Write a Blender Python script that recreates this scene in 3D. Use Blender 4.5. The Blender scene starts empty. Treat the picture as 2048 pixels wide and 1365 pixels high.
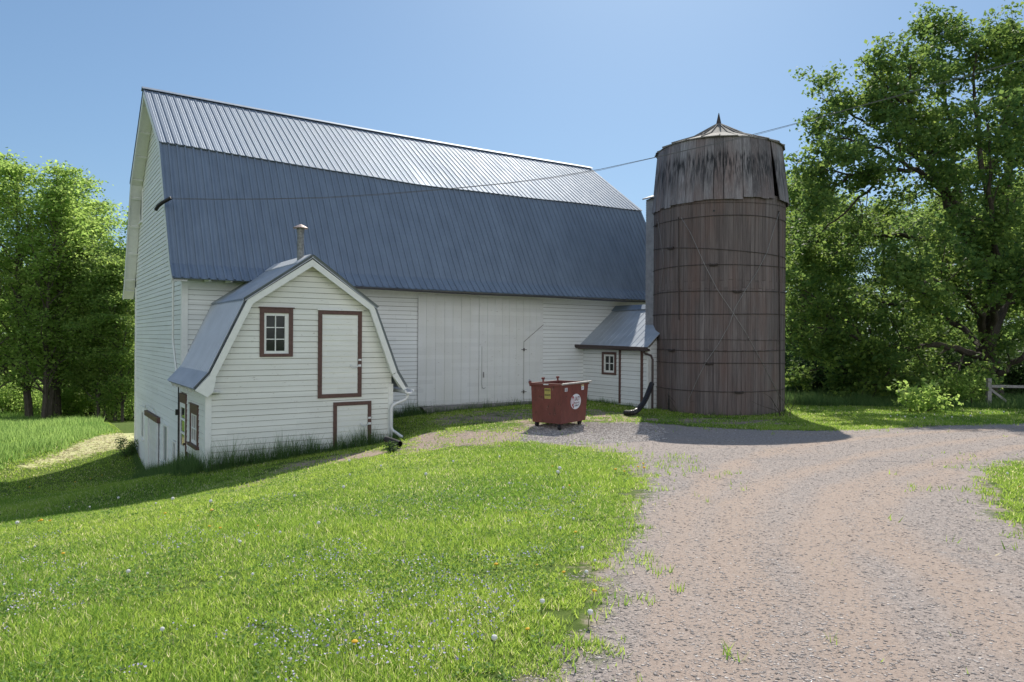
import bpy, math, random
import numpy as np
from mathutils import Matrix, Vector
R = math.radians
SC = bpy.context.scene
COL = SC.collection

# ------------------------------------------------------------------ camera, sky, sun, exposure
F, YAW, HY, ROLL = 1444.06, R(55.9525), 677.1, 0.0061      # measured on the 2048 px photograph
cam_d = bpy.data.cameras.new("camera")
cam = bpy.data.objects.new("camera", cam_d); COL.objects.link(cam)
cam_d.sensor_width = 36.0; cam_d.lens = 36.0 * F / 2048.0
cam_d.shift_y = (HY - 682.5) / 2048.0
cam_d.clip_start = 0.05; cam_d.clip_end = 3000
cam.matrix_world = Matrix.Rotation(R(90), 4, 'X') @ Matrix.Rotation(ROLL, 4, 'Z')
SC.camera = cam

SUN_EL, SUN_AZ = R(43.2), R(12.0)     # azimuth to the right of the view axis (+Y)
wd = bpy.data.worlds.new("World"); SC.world = wd; wd.use_nodes = True
nt = wd.node_tree; nt.nodes.clear()
sky = nt.nodes.new('ShaderNodeTexSky'); sky.sky_type = 'NISHITA'; sky.sun_disc = False
sky.sun_elevation = SUN_EL; sky.sun_rotation = SUN_AZ
sky.air_density = 1.0; sky.dust_density = 0.6; sky.ozone_density = 1.6
bg = nt.nodes.new('ShaderNodeBackground'); bg.inputs[1].default_value = 0.10
gm = nt.nodes.new('ShaderNodeGamma'); gm.inputs[1].default_value = 0.66      # an even, hazeless sky, as the tone-mapped photograph shows it
tm = nt.nodes.new('ShaderNodeVectorMath'); tm.operation = 'MULTIPLY'; tm.inputs[1].default_value = (0.83, 1.10, 1.36)
nt.links.new(sky.outputs[0], gm.inputs[0]); nt.links.new(gm.outputs[0], tm.inputs[0])
wo = nt.nodes.new('ShaderNodeOutputWorld')
# unseen fill added for shaded walls: cloud low in the sky behind the viewer
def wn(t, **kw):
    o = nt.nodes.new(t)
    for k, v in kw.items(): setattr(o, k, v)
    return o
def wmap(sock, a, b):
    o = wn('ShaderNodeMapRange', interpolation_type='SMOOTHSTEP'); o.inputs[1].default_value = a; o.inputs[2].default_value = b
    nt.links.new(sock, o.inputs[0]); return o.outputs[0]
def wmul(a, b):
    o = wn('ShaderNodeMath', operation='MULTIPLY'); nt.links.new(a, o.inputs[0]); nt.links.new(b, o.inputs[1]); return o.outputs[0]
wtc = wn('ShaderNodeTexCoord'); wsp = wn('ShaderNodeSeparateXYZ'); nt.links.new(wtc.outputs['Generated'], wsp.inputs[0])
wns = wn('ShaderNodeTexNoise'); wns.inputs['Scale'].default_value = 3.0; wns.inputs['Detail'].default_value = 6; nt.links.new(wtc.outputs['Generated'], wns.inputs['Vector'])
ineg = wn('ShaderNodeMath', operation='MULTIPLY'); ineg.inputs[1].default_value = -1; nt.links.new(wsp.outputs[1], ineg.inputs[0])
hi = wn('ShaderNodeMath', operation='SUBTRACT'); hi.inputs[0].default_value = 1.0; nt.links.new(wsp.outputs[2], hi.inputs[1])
fill_cloud = wmul(wmul(wmap(ineg.outputs[0], .05, .45), wmap(hi.outputs[0], .30, .52)), wmap(wns.outputs[0], .36, .56))
wmx = wn('ShaderNodeMix', data_type='RGBA'); nt.links.new(fill_cloud, wmx.inputs[0]); nt.links.new(tm.outputs[0], wmx.inputs[6]); wmx.inputs[7].default_value = (9.2, 9.5, 9.9, 1)
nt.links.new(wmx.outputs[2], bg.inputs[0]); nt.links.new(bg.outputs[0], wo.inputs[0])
sun_d = bpy.data.lights.new("sun", 'SUN'); sun_d.energy = 3.8; sun_d.angle = R(0.53); sun_d.color = (1.0, 0.95, 0.86)
sun = bpy.data.objects.new("sun", sun_d); COL.objects.link(sun)
to_sun = Vector((math.sin(SUN_AZ) * math.cos(SUN_EL), math.cos(SUN_AZ) * math.cos(SUN_EL), math.sin(SUN_EL)))
sun.rotation_euler = to_sun.to_track_quat('Z', 'Y').to_euler(); sun.location = (0, 60, 60)
SC.view_settings.view_transform = 'Standard'; SC.view_settings.look = 'None'
SC.view_settings.gamma = 1.0; SC.view_settings.use_curve_mapping = False
SC.view_settings.exposure = 0.6
try:
    SC.cycles.max_bounces = 8; SC.cycles.transparent_max_bounces = 6
    SC.cycles.use_denoising = True
except Exception:
    pass

# ------------------------------------------------------------------ frames and measuring helpers
BX, BY = -9.358, 20.534                       # the barn's near corner; its long wall runs along u, its gable along v
SU, CU = math.sin(YAW), math.cos(YAW)
ROT = R(90) - YAW
def W(u, v, z=0.0): return (BX + SU * u - CU * v, BY + CU * u + SU * v, z)
cR, sR = math.cos(ROLL), math.sin(ROLL)
def ray(x, y):
    a, b = (x - 1024) / F, (y - HY) / F
    return cR * a + sR * b, -(-sR * a + cR * b)
def atY(x, y, Y):
    a, b = ray(x, y); return (a * Y, Y, b * Y)

# ------------------------------------------------------------------ terrain
CP = np.array([
 (0,-6,-1.6),(0,0,-1.6),(0,4,-1.68),(4,4,-1.65),(8,5,-1.7),(-4,4,-1.98),(-9,3,-2.5),(14,6,-1.8),(8,-5,-1.65),(-8,-5,-2.3),
 (-6,8,-2.5),(-10,9,-3.15),(-7.5,11.5,-3.0),(-8,15.3,-3.55),(-10.1,14.3,-3.7),(-7.6,17.2,-3.33),(-5.6,18.7,-3.1),(-3.44,20.2,-2.93),(-3.0,17.2,-2.75),
 (-4,14,-2.7),(-4,10,-2.35),(0,10,-2.02),(0,14,-2.3),(0,20,-2.55),(-4.6,23.4,-2.75),(-3.1,24.6,-2.62),(1.0,27.4,-2.48),(2.8,28.5,-2.45),(4.9,25.6,-2.5),
 (1.4,20.1,-2.58),(7.2,24,-2.55),(6.2,17.5,-2.25),(6,12,-2.0),(12,18,-2.2),(12,24.5,-2.45),(15.2,21.4,-2.4),(20,22,-2.4),(18,26,-2.5),(22,33,-2.65),
 (-15.3,29.3,-4.45),(-13.4,26.2,-4.98),(-11.7,23.7,-4.6),(-10.2,21.5,-4.05),(-9.6,20.0,-3.85),(-8.7,18.7,-3.5),
 (-15.3,21.6,-4.85),(-15.3,24.3,-4.98),(-14,18,-4.45),(-2.2,19.7,-2.56),(.2,21.3,-2.44),(-17,32.5,-4.4),(-18,25,-4.4),(-22.5,37,-4.5),(-26,43,-5.3),(-17,43,-5.2),(-20,52,-6.1),(-34,52,-6.0),(-26,30,-4.4),(-24,20,-4.3),(-18,12,-3.9),
 (-5,34,-3.6),(8,36,-2.9),(30,45,-2.9),(0,55,-3.6),(-25,62,-6.3),(-10,50,-5.6),(30,65,-3.2),(32,20,-2.5),(35,5,-2.2),(-35,10,-4.4)], float)
def _tps(r2): return np.where(r2 > 1e-9, 0.5 * r2 * np.log(np.maximum(r2, 1e-9)), 0.0)
_n = len(CP); _K = _tps(((CP[:, None, :2] - CP[None, :, :2]) ** 2).sum(-1)) + 0.6 * np.eye(_n)
_P = np.c_[np.ones(_n), CP[:, :2]]
_A = np.block([[_K, _P], [_P.T, np.zeros((3, 3))]])
_S = np.linalg.solve(_A, np.r_[CP[:, 2], 0, 0, 0])
def ground(X, Y):
    X = np.asarray(X, float); Y = np.asarray(Y, float); sh = X.shape
    x = X.ravel(); y = Y.ravel(); out = np.empty(len(x))
    for i in range(0, len(x), 40000):
        a, b = x[i:i+40000], y[i:i+40000]
        ca, cb = np.clip(a, -36, 36), np.clip(b, -7, 66)
        k = _tps((ca[:, None] - CP[:, 0]) ** 2 + (cb[:, None] - CP[:, 1]) ** 2)
        z = k @ _S[:_n] + _S[_n] + _S[_n+1] * ca + _S[_n+2] * cb
        far = np.hypot(a - ca, b - cb); t = np.clip(far / 60, 0, 1)
        out[i:i+40000] = z * (1 - t) + (-4.6) * t
    return out.reshape(sh)
def gz(X, Y): return float(ground(np.array([X]), np.array([Y]))[0])
def at_ground(x, y):
    a, b = ray(x, y); lo, hi = 1.0, 150.0
    Ys = np.linspace(lo, 90, 1500); d = b * Ys - ground(a * Ys, Ys)
    i = int(np.argmax(d < 0)) if (d < 0).any() else len(Ys) - 1
    return a * Ys[i], Ys[i]

# ------------------------------------------------------------------ materials
def mat(name):
    m = bpy.data.materials.new(name); m.use_nodes = True
    t = m.node_tree; t.nodes.clear()
    return m, t
class G:
    """a small shader graph helper"""
    def __init__(s, name):
        s.m, s.t = mat(name); s.out = s.n('ShaderNodeOutputMaterial')
    def n(s, typ, **kw):
        o = s.t.nodes.new(typ)
        for k, v in kw.items(): setattr(o, k, v)
        return o
    def l(s, a, b): s.t.links.new(a, b)
    def put(s, sock, v):
        if hasattr(v, 'is_output') or isinstance(v, bpy.types.NodeSocket): s.l(v, sock)
        else:
            try: sock.default_value = v
            except Exception: sock.default_value = (*v, 1.0)
    def coord(s, scale=(1, 1, 1), kind='Object'):
        c = s.n('ShaderNodeTexCoord'); mp = s.n('ShaderNodeMapping'); mp.inputs['Scale'].default_value = scale
        s.l(c.outputs[kind], mp.inputs[0]); return mp.outputs[0]
    def noise(s, vec, scale=5, detail=4, rough=.55, dist=0.0):
        o = s.n('ShaderNodeTexNoise'); s.l(vec, o.inputs['Vector'])
        o.inputs['Scale'].default_value = scale; o.inputs['Detail'].default_value = detail
        o.inputs['Roughness'].default_value = rough; o.inputs['Distortion'].default_value = dist
        return o.outputs[0]
    def ramp(s, fac, stops):
        o = s.n('ShaderNodeValToRGB'); s.l(fac, o.inputs[0]); e = o.color_ramp.elements
        while len(e) < len(stops): e.new(0.5)
        for k, (p, c) in enumerate(stops):
            e[k].position = p; e[k].color = (*c, 1) if not isinstance(c, (int, float)) else (c, c, c, 1)
        return o.outputs[0]
    def mix(s, fac, a, b, mode='MIX'):
        o = s.n('ShaderNodeMix'); o.data_type = 'RGBA'; o.blend_type = mode
        s.put(o.inputs[0], fac); s.put(o.inputs[6], a); s.put(o.inputs[7], b); return o.outputs[2]
    def math(s, op, a, b=0.0, clamp=False):
        o = s.n('ShaderNodeMath'); o.operation = op; o.use_clamp = clamp
        s.put(o.inputs[0], a); s.put(o.inputs[1], b); return o.outputs[0]
    def attr(s, name): 
        o = s.n('ShaderNodeAttribute'); o.attribute_name = name; return o
    def bsdf(s, col, rough=.6, metal=0.0, spec=.5, bump=None, bstr=.3, bdist=.02):
        p = s.n('ShaderNodeBsdfPrincipled'); s.put(p.inputs['Base Color'], col)
        s.put(p.inputs['Roughness'], rough); s.put(p.inputs['Metallic'], metal)
        p.inputs['Specular IOR Level'].default_value = spec
        if bump is not None:
            b = s.n('ShaderNodeBump'); b.inputs['Strength'].default_value = bstr; b.inputs['Distance'].default_value = bdist
            s.l(bump, b.inputs['Height']); s.l(b.outputs[0], p.inputs['Normal'])
        s.l(p.outputs[0], s.out.inputs[0]); return s.m

def simple(name, col, rough=.6, metal=0.0, var=.18, scale=9, bstr=.15, spec=.4):
    g = G(name); v = g.coord(); n = g.noise(v, scale, 5)
    c = g.ramp(n, [(0.25, tuple(x * (1 - var) for x in col)), (0.75, tuple(min(1, x * (1 + var)) for x in col))])
    return g.bsdf(c, rough, metal, spec, n, bstr)

def m_siding(name, base, dirt=.5):
    g = G(name); v = g.coord()
    sep = g.n('ShaderNodeSeparateXYZ'); g.l(v, sep.inputs[0])
    row = g.math('FLOOR', g.math('DIVIDE', sep.outputs[2], 0.1433))
    cmb = g.n('ShaderNodeCombineXYZ'); g.l(row, cmb.inputs[2])
    xx = g.math('FLOOR', g.math('DIVIDE', g.math('ADD', sep.outputs[0], g.math('ADD', sep.outputs[1], g.math('MULTIPLY', row, 1.37))), 3.1)); g.l(xx, cmb.inputs[0])
    wn = g.n('ShaderNodeTexWhiteNoise'); g.l(cmb.outputs[0], wn.inputs[0])
    tone = g.ramp(wn.outputs[0], [(0, tuple(x * .93 for x in base)), (1, tuple(min(1, x * 1.03) for x in base))])
    big = g.noise(g.coord((.6, .6, .35)), 1.3, 4)
    c = g.mix(g.ramp(big, [(.35, 0.0), (.75, .35 * dirt)]), tone, (.62, .60, .52))
    fl = g.noise(g.coord((2.2, 2.2, 7)), 3.2, 6, .7)           # flaked paint showing grey-brown wood
    c = g.mix(g.ramp(fl, [(.62, 0.0), (.71, .8 * dirt)]), c, (.30, .25, .20))
    gr = g.noise(g.coord((3, 3, 60)), 2, 4)
    return g.bsdf(c, .55, 0, .35, gr, .12, .01)
def m_metal(name, base, rough=.38, metal=.85, panel=.914):
    g = G(name); v = g.coord()
    sep = g.n('ShaderNodeSeparateXYZ'); g.l(v, sep.inputs[0])
    wn = g.n('ShaderNodeTexWhiteNoise'); wn.noise_dimensions = '1D'
    g.l(g.math('FLOOR', g.math('DIVIDE', sep.outputs[0], panel)), wn.inputs['W'])
    n = g.noise(g.coord((1.2, .5, .5)), 2.2, 5, .6)
    c = g.ramp(n, [(.3, tuple(x * .86 for x in base)), (.7, tuple(min(1, x * 1.08) for x in base))])
    c = g.mix(g.math('MULTIPLY', wn.outputs[0], .22), c, tuple(x * .72 for x in base))
    st = g.noise(g.coord((14, 1.2, 1.2)), 2.0, 4)
    r = g.math('ADD', g.math('MULTIPLY', n, .22), rough - .11)
    return g.bsdf(c, r, metal, .5, st, .08, .02)
def m_leaf(name, c1, c2, transl=.45, dry=None, hue=.485):
    g = G(name); a = g.attr('tint'); 
    c = g.mix(a.outputs['Fac'], c1, c2)
    if dry: c = g.mix(g.math('GREATER_THAN', a.outputs['Fac'], .97), c, dry)
    d = g.n('ShaderNodeBsdfPrincipled'); g.l(c, d.inputs['Base Color']); d.inputs['Roughness'].default_value = .6
    d.inputs['Specular IOR Level'].default_value = .18
    t = g.n('ShaderNodeBsdfTranslucent'); h = g.n('ShaderNodeHueSaturation'); h.inputs['Value'].default_value = 1.9; h.inputs['Hue'].default_value = hue
    g.l(c, h.inputs['Color']); g.l(h.outputs[0], t.inputs[0])
    mx = g.n('ShaderNodeMixShader'); mx.inputs[0].default_value = transl
    g.l(d.outputs[0], mx.inputs[1]); g.l(t.outputs[0], mx.inputs[2]); g.l(mx.outputs[0], g.out.inputs[0]); return g.m
def m_bark(name, base):
    g = G(name); v = g.coord((6, 6, 1.2)); n = g.noise(v, 4, 6, .65)
    c = g.ramp(n, [(.3, tuple(x * .45 for x in base)), (.7, tuple(x * 1.25 for x in base))])
    return g.bsdf(c, .9, 0, .2, n, .9, .06)
def m_stave(name, dark=1.0, hue=(1.02, .98, .98)):
    """weathered vertical boards; the tone of each board comes from the 'tint' attribute"""
    g = G(name); a = g.attr('tint')
    base = g.ramp(a.outputs['Fac'], [(0, (.068*dark, .057*dark, .054*dark)), (.5, (.105*dark, .09*dark, .085*dark)), (1, (.15*dark, .135*dark, .13*dark))])
    s1 = g.noise(g.coord((9, 9, .35)), 1.6, 6, .65)
    c = g.mix(g.ramp(s1, [(.40, .5), (.60, 0.0)]), base, (.03*dark, .025*dark, .025*dark))
    s2 = g.noise(g.coord((30, 30, .5)), 2.0, 5, .7)
    c = g.mix(g.ramp(s2, [(.54, 0.0), (.70, .34)]), c, (.26*dark, .24*dark, .23*dark))
    rs = g.noise(g.coord((1.2, 1.2, .3)), 1.5, 4)
    c = g.mix(g.ramp(rs, [(.45, 0.0), (.7, .45)]), c, (.12*dark, .075*dark, .06*dark))
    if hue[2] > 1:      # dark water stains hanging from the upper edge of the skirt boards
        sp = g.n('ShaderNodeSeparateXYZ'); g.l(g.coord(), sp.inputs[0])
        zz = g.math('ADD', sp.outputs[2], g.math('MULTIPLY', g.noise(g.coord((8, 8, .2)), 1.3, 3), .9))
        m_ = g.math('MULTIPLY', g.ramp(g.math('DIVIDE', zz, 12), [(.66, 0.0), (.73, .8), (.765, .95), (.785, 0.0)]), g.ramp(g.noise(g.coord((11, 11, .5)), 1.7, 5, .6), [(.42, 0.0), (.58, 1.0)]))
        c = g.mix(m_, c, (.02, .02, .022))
    c = g.mix(1.0, c, hue, 'MULTIPLY')
    return g.bsdf(c, .85, 0, .25, s2, .5, .01)

WHITE = m_siding('white_clapboard', (.80, .81, .80))
WHITE_OLD = m_siding('white_worn_board', (.74, .74, .73), 1.2)
CREAM = m_siding('cream_clapboard', (.80, .80, .755), .8)
TRIM = simple('white_trim_paint', (.78, .78, .75), .5, var=.06)
BROWN = simple('brown_trim_paint', (.115, .06, .05), .55, var=.25, scale=14)
ROOF = m_metal('galvanised_ribbed_metal', (.235, .285, .355), .66, .55)
ROOF_LEAN = m_metal('bright_ribbed_metal', (.44, .48, .53), .6, .5)
ROOF_SHED = m_metal('galvanised_corrugated_metal', (.42, .45, .48), .42, .55)
GUTTER_M = simple('dark_gutter_metal', (.09, .09, .10), .45, .3)
GUTTER_W = simple('white_gutter_metal', (.72, .72, .72), .4, .1, .08)
GUTTER_B = simple('brown_gutter_metal', (.07, .05, .048), .45, .2)
BLACK_PL = simple('black_corrugated_plastic', (.018, .016, .018), .4, 0, .2)
OLDPANE = simple('pale_blind_pane', (.25, .27, .28), .5, 0, .12)
GLASS = None
g = G('window_glass'); n = g.noise(g.coord(), 3, 3)
GLASS = g.bsdf(g.ramp(n, [(.35, (.012, .014, .013)), (.7, (.03, .035, .03))]), .08, 0, .35, n, .02)
CONC = simple('grey_concrete', (.26, .25, .24), .9, 0, .25, 6, .5)
WOODGREY = simple('grey_weathered_wood', (.27, .255, .24), .85, 0, .35, 12, .5)
STAVE = m_stave('silo_stave_wood', 1.5)
SKIRT = m_stave('silo_skirt_boards', 2.3, (.93, .99, 1.08))
SILO_ROOF = simple('silo_roof_boards', (.20, .185, .165), .85, 0, .5, 20, .5)
IRON = simple('rusty_iron', (.075, .06, .055), .7, .4, .35, 20)
WIRE = simple('thin_steel_wire', (.28, .27, .26), .5, .6, .2)
CHUTE = simple('grey_sheet_metal', (.30, .30, .32), .65, .3, .2, 6)
CABLE = simple('cable_sheath', (.12, .12, .125), .7)
BARK = m_bark('tree_bark', (.085, .07, .055))
BARK_ASH = m_bark('ash_bark', (.11, .095, .075))
LEAF_OAK = m_leaf('oak_leaves', (.065, .13, .038), (.185, .265, .055), .53)
LEAF_ASH = m_leaf('ash_leaves', (.135, .24, .05), (.31, .42, .115), .65)
LEAF_BACK = m_leaf('back_wood_leaves', (.10, .18, .045), (.24, .33, .08), .6)
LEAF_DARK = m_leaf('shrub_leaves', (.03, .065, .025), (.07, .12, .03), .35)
BLADE = m_leaf('grass_blades', (.11, .22, .03), (.40, .49, .09), .5, (.62, .55, .34), .497)
MEADOW = m_leaf('meadow_grass_blades', (.09, .20, .04), (.30, .43, .13), .5)
CLOVER = m_leaf('clover_leaves', (.07, .16, .03), (.22, .36, .07), .4)
TALL = m_leaf('tall_grass_blades', (.045, .10, .03), (.14, .22, .07), .4)

GAP = simple('bare_wood_in_board_gaps', (.20, .18, .15), .9, 0, .3)
# dumpster paint: red with scuffs
g = G('red_container_paint'); n1 = g.noise(g.coord((1, 1, .5)), 3.5, 6, .65); n2 = g.noise(g.coord((4, 4, 1.2)), 5, 6, .7)
c = g.ramp(n1, [(.3, (.135, .042, .034)), (.7, (.205, .062, .05))])
c = g.mix(g.ramp(n2, [(.56, 0.0), (.66, .85)]), c, (.045, .028, .022))
n3 = g.noise(g.coord((2, 2, .7)), 9, 4, .6); c = g.mix(g.ramp(n3, [(.66, 0.0), (.72, .6)]), c, (.30, .22, .17))
RED = g.bsdf(c, .5, 0, .4, n2, .15)
STK_Y = simple('yellow_sticker', (.50, .44, .12), .5, 0, .1)
STK_W = simple('white_sticker', (.72, .73, .76), .45, 0, .05)
STK_K = simple('black_sticker_ink', (.02, .02, .02), .5)
STK_R = simple('red_sticker_ink', (.33, .02, .04), .5)
STK_D = simple('dark_red_ink', (.16, .03, .04), .5)

def m_ground():
    g = G('ground'); a = g.attr('mask'); sep = g.n('ShaderNodeSeparateColor'); g.l(a.outputs['Color'], sep.inputs[0])
    v = g.coord()
    edge = g.noise(v, 1.1, 6, .65); fine = g.noise(v, 9, 5, .6)
    e = g.math('ADD', g.math('MULTIPLY', g.math('SUBTRACT', edge, .5), .9), g.math('MULTIPLY', g.math('SUBTRACT', fine, .5), .5))
    drive = g.ramp(g.math('ADD', sep.outputs[0], e), [(.40, 0.0), (.60, 1.0)])
    dirt = g.ramp(g.math('ADD', sep.outputs[1], g.math('MULTIPLY', e, 1.2)), [(.45, 0.0), (.65, 1.0)])
    straw = g.ramp(g.math('ADD', sep.outputs[2], g.math('MULTIPLY', e, .9)), [(.4, 0.0), (.62, 1.0)])
    big = g.noise(v, .45, 4); 
    grass = g.ramp(fine, [(.25, (.05, .085, .014)), (.55, (.09, .14, .022)), (.8, (.15, .18, .04))])
    grass = g.mix(g.ramp(big, [(.4, 0.0), (.7, .45)]), grass, (.12, .15, .035))
    soil = g.ramp(g.noise(v, 14, 5, .7), [(.3, (.21, .155, .115)), (.7, (.47, .37, .295))])
    # gravel
    vo = g.n('ShaderNodeTexVoronoi'); g.l(v, vo.inputs['Vector']); vo.inputs['Scale'].default_value = 42
    peb = g.ramp(vo.outputs['Color'], [(.0, (.11, .098, .092)), (.35, (.26, .228, .21)), (.65, (.36, .31, .28)), (1, (.50, .437, .395))])
    vo2 = g.n('ShaderNodeTexVoronoi'); g.l(v, vo2.inputs['Vector']); vo2.inputs['Scale'].default_value = 120
    peb2 = g.ramp(vo2.outputs['Color'], [(.0, (.18, .158, .148)), (.5, (.35, .30, .27)), (1, (.55, .475, .425))])
    peb = g.mix(.5, peb, peb2)
    sd = g.attr('track')
    cx = g.n('ShaderNodeCombineXYZ'); g.l(sd.outputs['Fac'], cx.inputs[0])
    cx2 = g.n('ShaderNodeVectorMath'); cx2.operation = 'MULTIPLY_ADD'; g.l(v, cx2.inputs[0]); cx2.inputs[1].default_value = (.10, .10, .10); g.l(cx.outputs[0], cx2.inputs[2])
    band = g.noise(cx2.outputs[0], 1.15, 5, .6)
    patch = g.noise(v, .8, 5, .6)
    t = g.math('ADD', g.math('MULTIPLY', band, .6), g.math('MULTIPLY', patch, .4))
    sand = g.ramp(g.noise(v, 30, 4, .7), [(.3, (.325, .243, .192)), (.7, (.455, .358, .29))])
    wh_ = g.attr('wheel'); t = g.math('ADD', t, g.math('MULTIPLY', g.math('SUBTRACT', wh_.outputs['Fac'], .45), .24))
    gravel = g.mix(g.ramp(t, [(.39, 0.10), (.60, .80)]), peb, sand)
    hay = g.ramp(g.noise(g.coord((1, 1, 1)), 7, 6, .7), [(.3, (.30, .36, .10)), (.5, (.56, .54, .26)), (.75, (.76, .70, .44))])
    c = g.mix(dirt, grass, soil); c = g.mix(straw, c, hay); c = g.mix(drive, c, gravel)
    hgt = g.math('ADD', g.math('MULTIPLY', vo.outputs['Distance'], .25), g.noise(v, 55, 6, .75))
    return g.bsdf(c, .95, 0, .15, hgt, .55, .02)
GROUND = m_ground()
g = G('gravel_stone'); a = g.attr('tint')
STONE = g.bsdf(g.ramp(a.outputs['Fac'], [(0, (.12, .105, .098)), (.35, (.33, .29, .265)), (.7, (.49, .43, .39)), (1, (.74, .68, .62))]), .85, 0, .3)
g = G('flower_petals'); a = g.attr('tint')
FLOWER = g.bsdf(g.ramp(a.outputs['Fac'], [(0, (.36, .31, .50)), (1, (.58, .54, .68))]), .7)
DANDY = simple('dandelion_yellow', (.75, .42, .01), .7); DSEED = simple('dandelion_seed_white', (.72, .70, .66), .9); STEM = simple('flower_stem', (.12, .16, .05), .8)

# ------------------------------------------------------------------ mesh helpers
class MB:
    def __init__(s): s.v = []; s.f = []; s.c = []; s.mi = []; s.cur = None; s.m = 0
    def add(s, vs, fs):
        b = len(s.v); s.v += [tuple(p) for p in vs]
        s.f += [tuple(i + b for i in q) for q in fs]; s.mi += [s.m] * len(fs)
        s.c += [0.5 if s.cur is None else s.cur] * len(vs)
        return s
    def quad(s, a, b, c, d): return s.add([a, b, c, d], [(0, 1, 2, 3)])
    def box(s, a, b):
        (x0, y0, z0), (x1, y1, z1) = a, b
        x0, x1 = sorted((x0, x1)); y0, y1 = sorted((y0, y1)); z0, z1 = sorted((z0, z1))
        return s.add([(x0,y0,z0),(x1,y0,z0),(x1,y1,z0),(x0,y1,z0),(x0,y0,z1),(x1,y0,z1),(x1,y1,z1),(x0,y1,z1)],
                     [(0,3,2,1),(4,5,6,7),(0,1,5,4),(1,2,6,5),(2,3,7,6),(3,0,4,7)])
    def prism(s, poly, P):
        """poly: 2D outline, P(a, b, k) -> 3D for k = 0, 1 (two depths)"""
        n = len(poly)
        vs = [P(a, b, 0) for a, b in poly] + [P(a, b, 1) for a, b in poly]
        fs = [tuple(range(n))[::-1], tuple(range(n, 2 * n))] + [(i, (i+1) % n, n + (i+1) % n, n + i) for i in range(n)]
        return s.add(vs, fs)
    def bar(s, p, q, w, h):
        """a rectangular bar from p to q"""
        p, q = Vector(p), Vector(q); d = (q - p).normalized()
        up = Vector((0, 0, 1)) if abs(d.z) < .95 else Vector((1, 0, 0))
        a = d.cross(up).normalized(); b = a.cross(d)
        vs = [p + a*x*w/2 + b*y*h/2 for x, y in ((-1,-1),(1,-1),(1,1),(-1,1))] + [q + a*x*w/2 + b*y*h/2 for x, y in ((-1,-1),(1,-1),(1,1),(-1,1))]
        return s.add(vs, [(3,2,1,0),(4,5,6,7),(0,1,5,4),(1,2,6,5),(2,3,7,6),(3,0,4,7)])
    def tube(s, pts, r, n=8, caps=True):
        pts = [Vector(p) for p in pts]; m = len(pts)
        rs = r if isinstance(r, (list, tuple)) else [r] * m
        vs = []; prev = None
        for i, p in enumerate(pts):
            d = (pts[min(i+1, m-1)] - pts[max(i-1, 0)]).normalized()
            if prev is None:
                a = d.cross(Vector((0, 0, 1)) if abs(d.z) < .9 else Vector((1, 0, 0))).normalized()
            else:
                a = (prev - d * prev.dot(d)); a = a.normalized() if a.length > 1e-6 else d.orthogonal().normalized()
            b = d.cross(a); prev = a
            for k in range(n):
                t = 2 * math.pi * k / n; vs.append(p + (a * math.cos(t) + b * math.sin(t)) * rs[i])
        fs = [(i*n + k, i*n + (k+1) % n, (i+1)*n + (k+1) % n, (i+1)*n + k) for i in range(m-1) for k in range(n)]
        if caps: fs += [tuple(range(n))[::-1], tuple((m-1)*n + k for k in range(n))]
        return s.add(vs, fs)
    def lathe(s, c, prof, n=24, caps=True):
        vs = [(c[0] + r*math.cos(2*math.pi*k/n), c[1] + r*math.sin(2*math.pi*k/n), c[2] + z) for r, z in prof for k in range(n)]
        m = len(prof)
        fs = [(i*n+k, i*n+(k+1) % n, (i+1)*n+(k+1) % n, (i+1)*n+k) for i in range(m-1) for k in range(n)]
        if caps: fs += [tuple(range(n))[::-1], tuple((m-1)*n+k for k in range(n))]
        return s.add(vs, fs)
    def build(s, name, m, parent=None, off=(0, 0, 0), smooth=False):
        me = bpy.data.meshes.new(name)
        me.from_pydata([(x-off[0], y-off[1], z-off[2]) for x, y, z in s.v], [], s.f)
        for k in (m if isinstance(m, (list, tuple)) else [m]): me.materials.append(k)
        if any(s.mi): me.polygons.foreach_set('material_index', s.mi)
        if any(c != .5 for c in s.c):
            at = me.attributes.new('tint', 'FLOAT', 'POINT'); at.data.foreach_set('value', s.c)
        if smooth: me.polygons.foreach_set('use_smooth', [True] * len(s.f))
        me.update()
        o = bpy.data.objects.new(name, me); COL.objects.link(o)
        if parent is not None: o.parent = parent
        return o
def empty(name, loc, rz=0.0):
    o = bpy.data.objects.new(name, None); COL.objects.link(o)
    o.location = loc; o.rotation_euler = (0, 0, rz); o.empty_display_size = .3; return o
def tag(o, label=None, cat=None, group=None, kind=None):
    if label: o['label'] = label
    if cat: o['category'] = cat
    if group: o['group'] = group
    if kind: o['kind'] = kind
    return o
def big_mesh(name, V, tris, m, tint=None, quads=False, parent=None):
    """numpy mesh: V (n,3), tris (k,3) or (k,4)"""
    me = bpy.data.meshes.new(name); k = tris.shape[1]
    me.vertices.add(len(V)); me.vertices.foreach_set('co', np.ascontiguousarray(V, dtype=np.float32).ravel())
    me.loops.add(tris.size); me.loops.foreach_set('vertex_index', np.ascontiguousarray(tris, dtype=np.int32).ravel())
    me.polygons.add(len(tris)); me.polygons.foreach_set('loop_start', np.arange(0, tris.size, k, dtype=np.int32))
    me.materials.append(m)
    if tint is not None:
        at = me.attributes.new('tint', 'FLOAT', 'POINT'); at.data.foreach_set('value', np.ascontiguousarray(tint, dtype=np.float32))
    me.update(calc_edges=True)
    o = bpy.data.objects.new(name, me); COL.objects.link(o)
    if parent is not None: o.parent = parent
    return o
class Frame:
    """a thing standing in the barn's (u, v, z) frame; parts are given in those coordinates"""
    def __init__(s, name, u, v, z):
        s.o = (u, v, z); s.e = empty(name, W(u, v, z), ROT)
    def part(s, mb, name, m, parent=None, **kw):
        return mb.build(name, m, parent or s.e, s.o, **kw)

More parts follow.
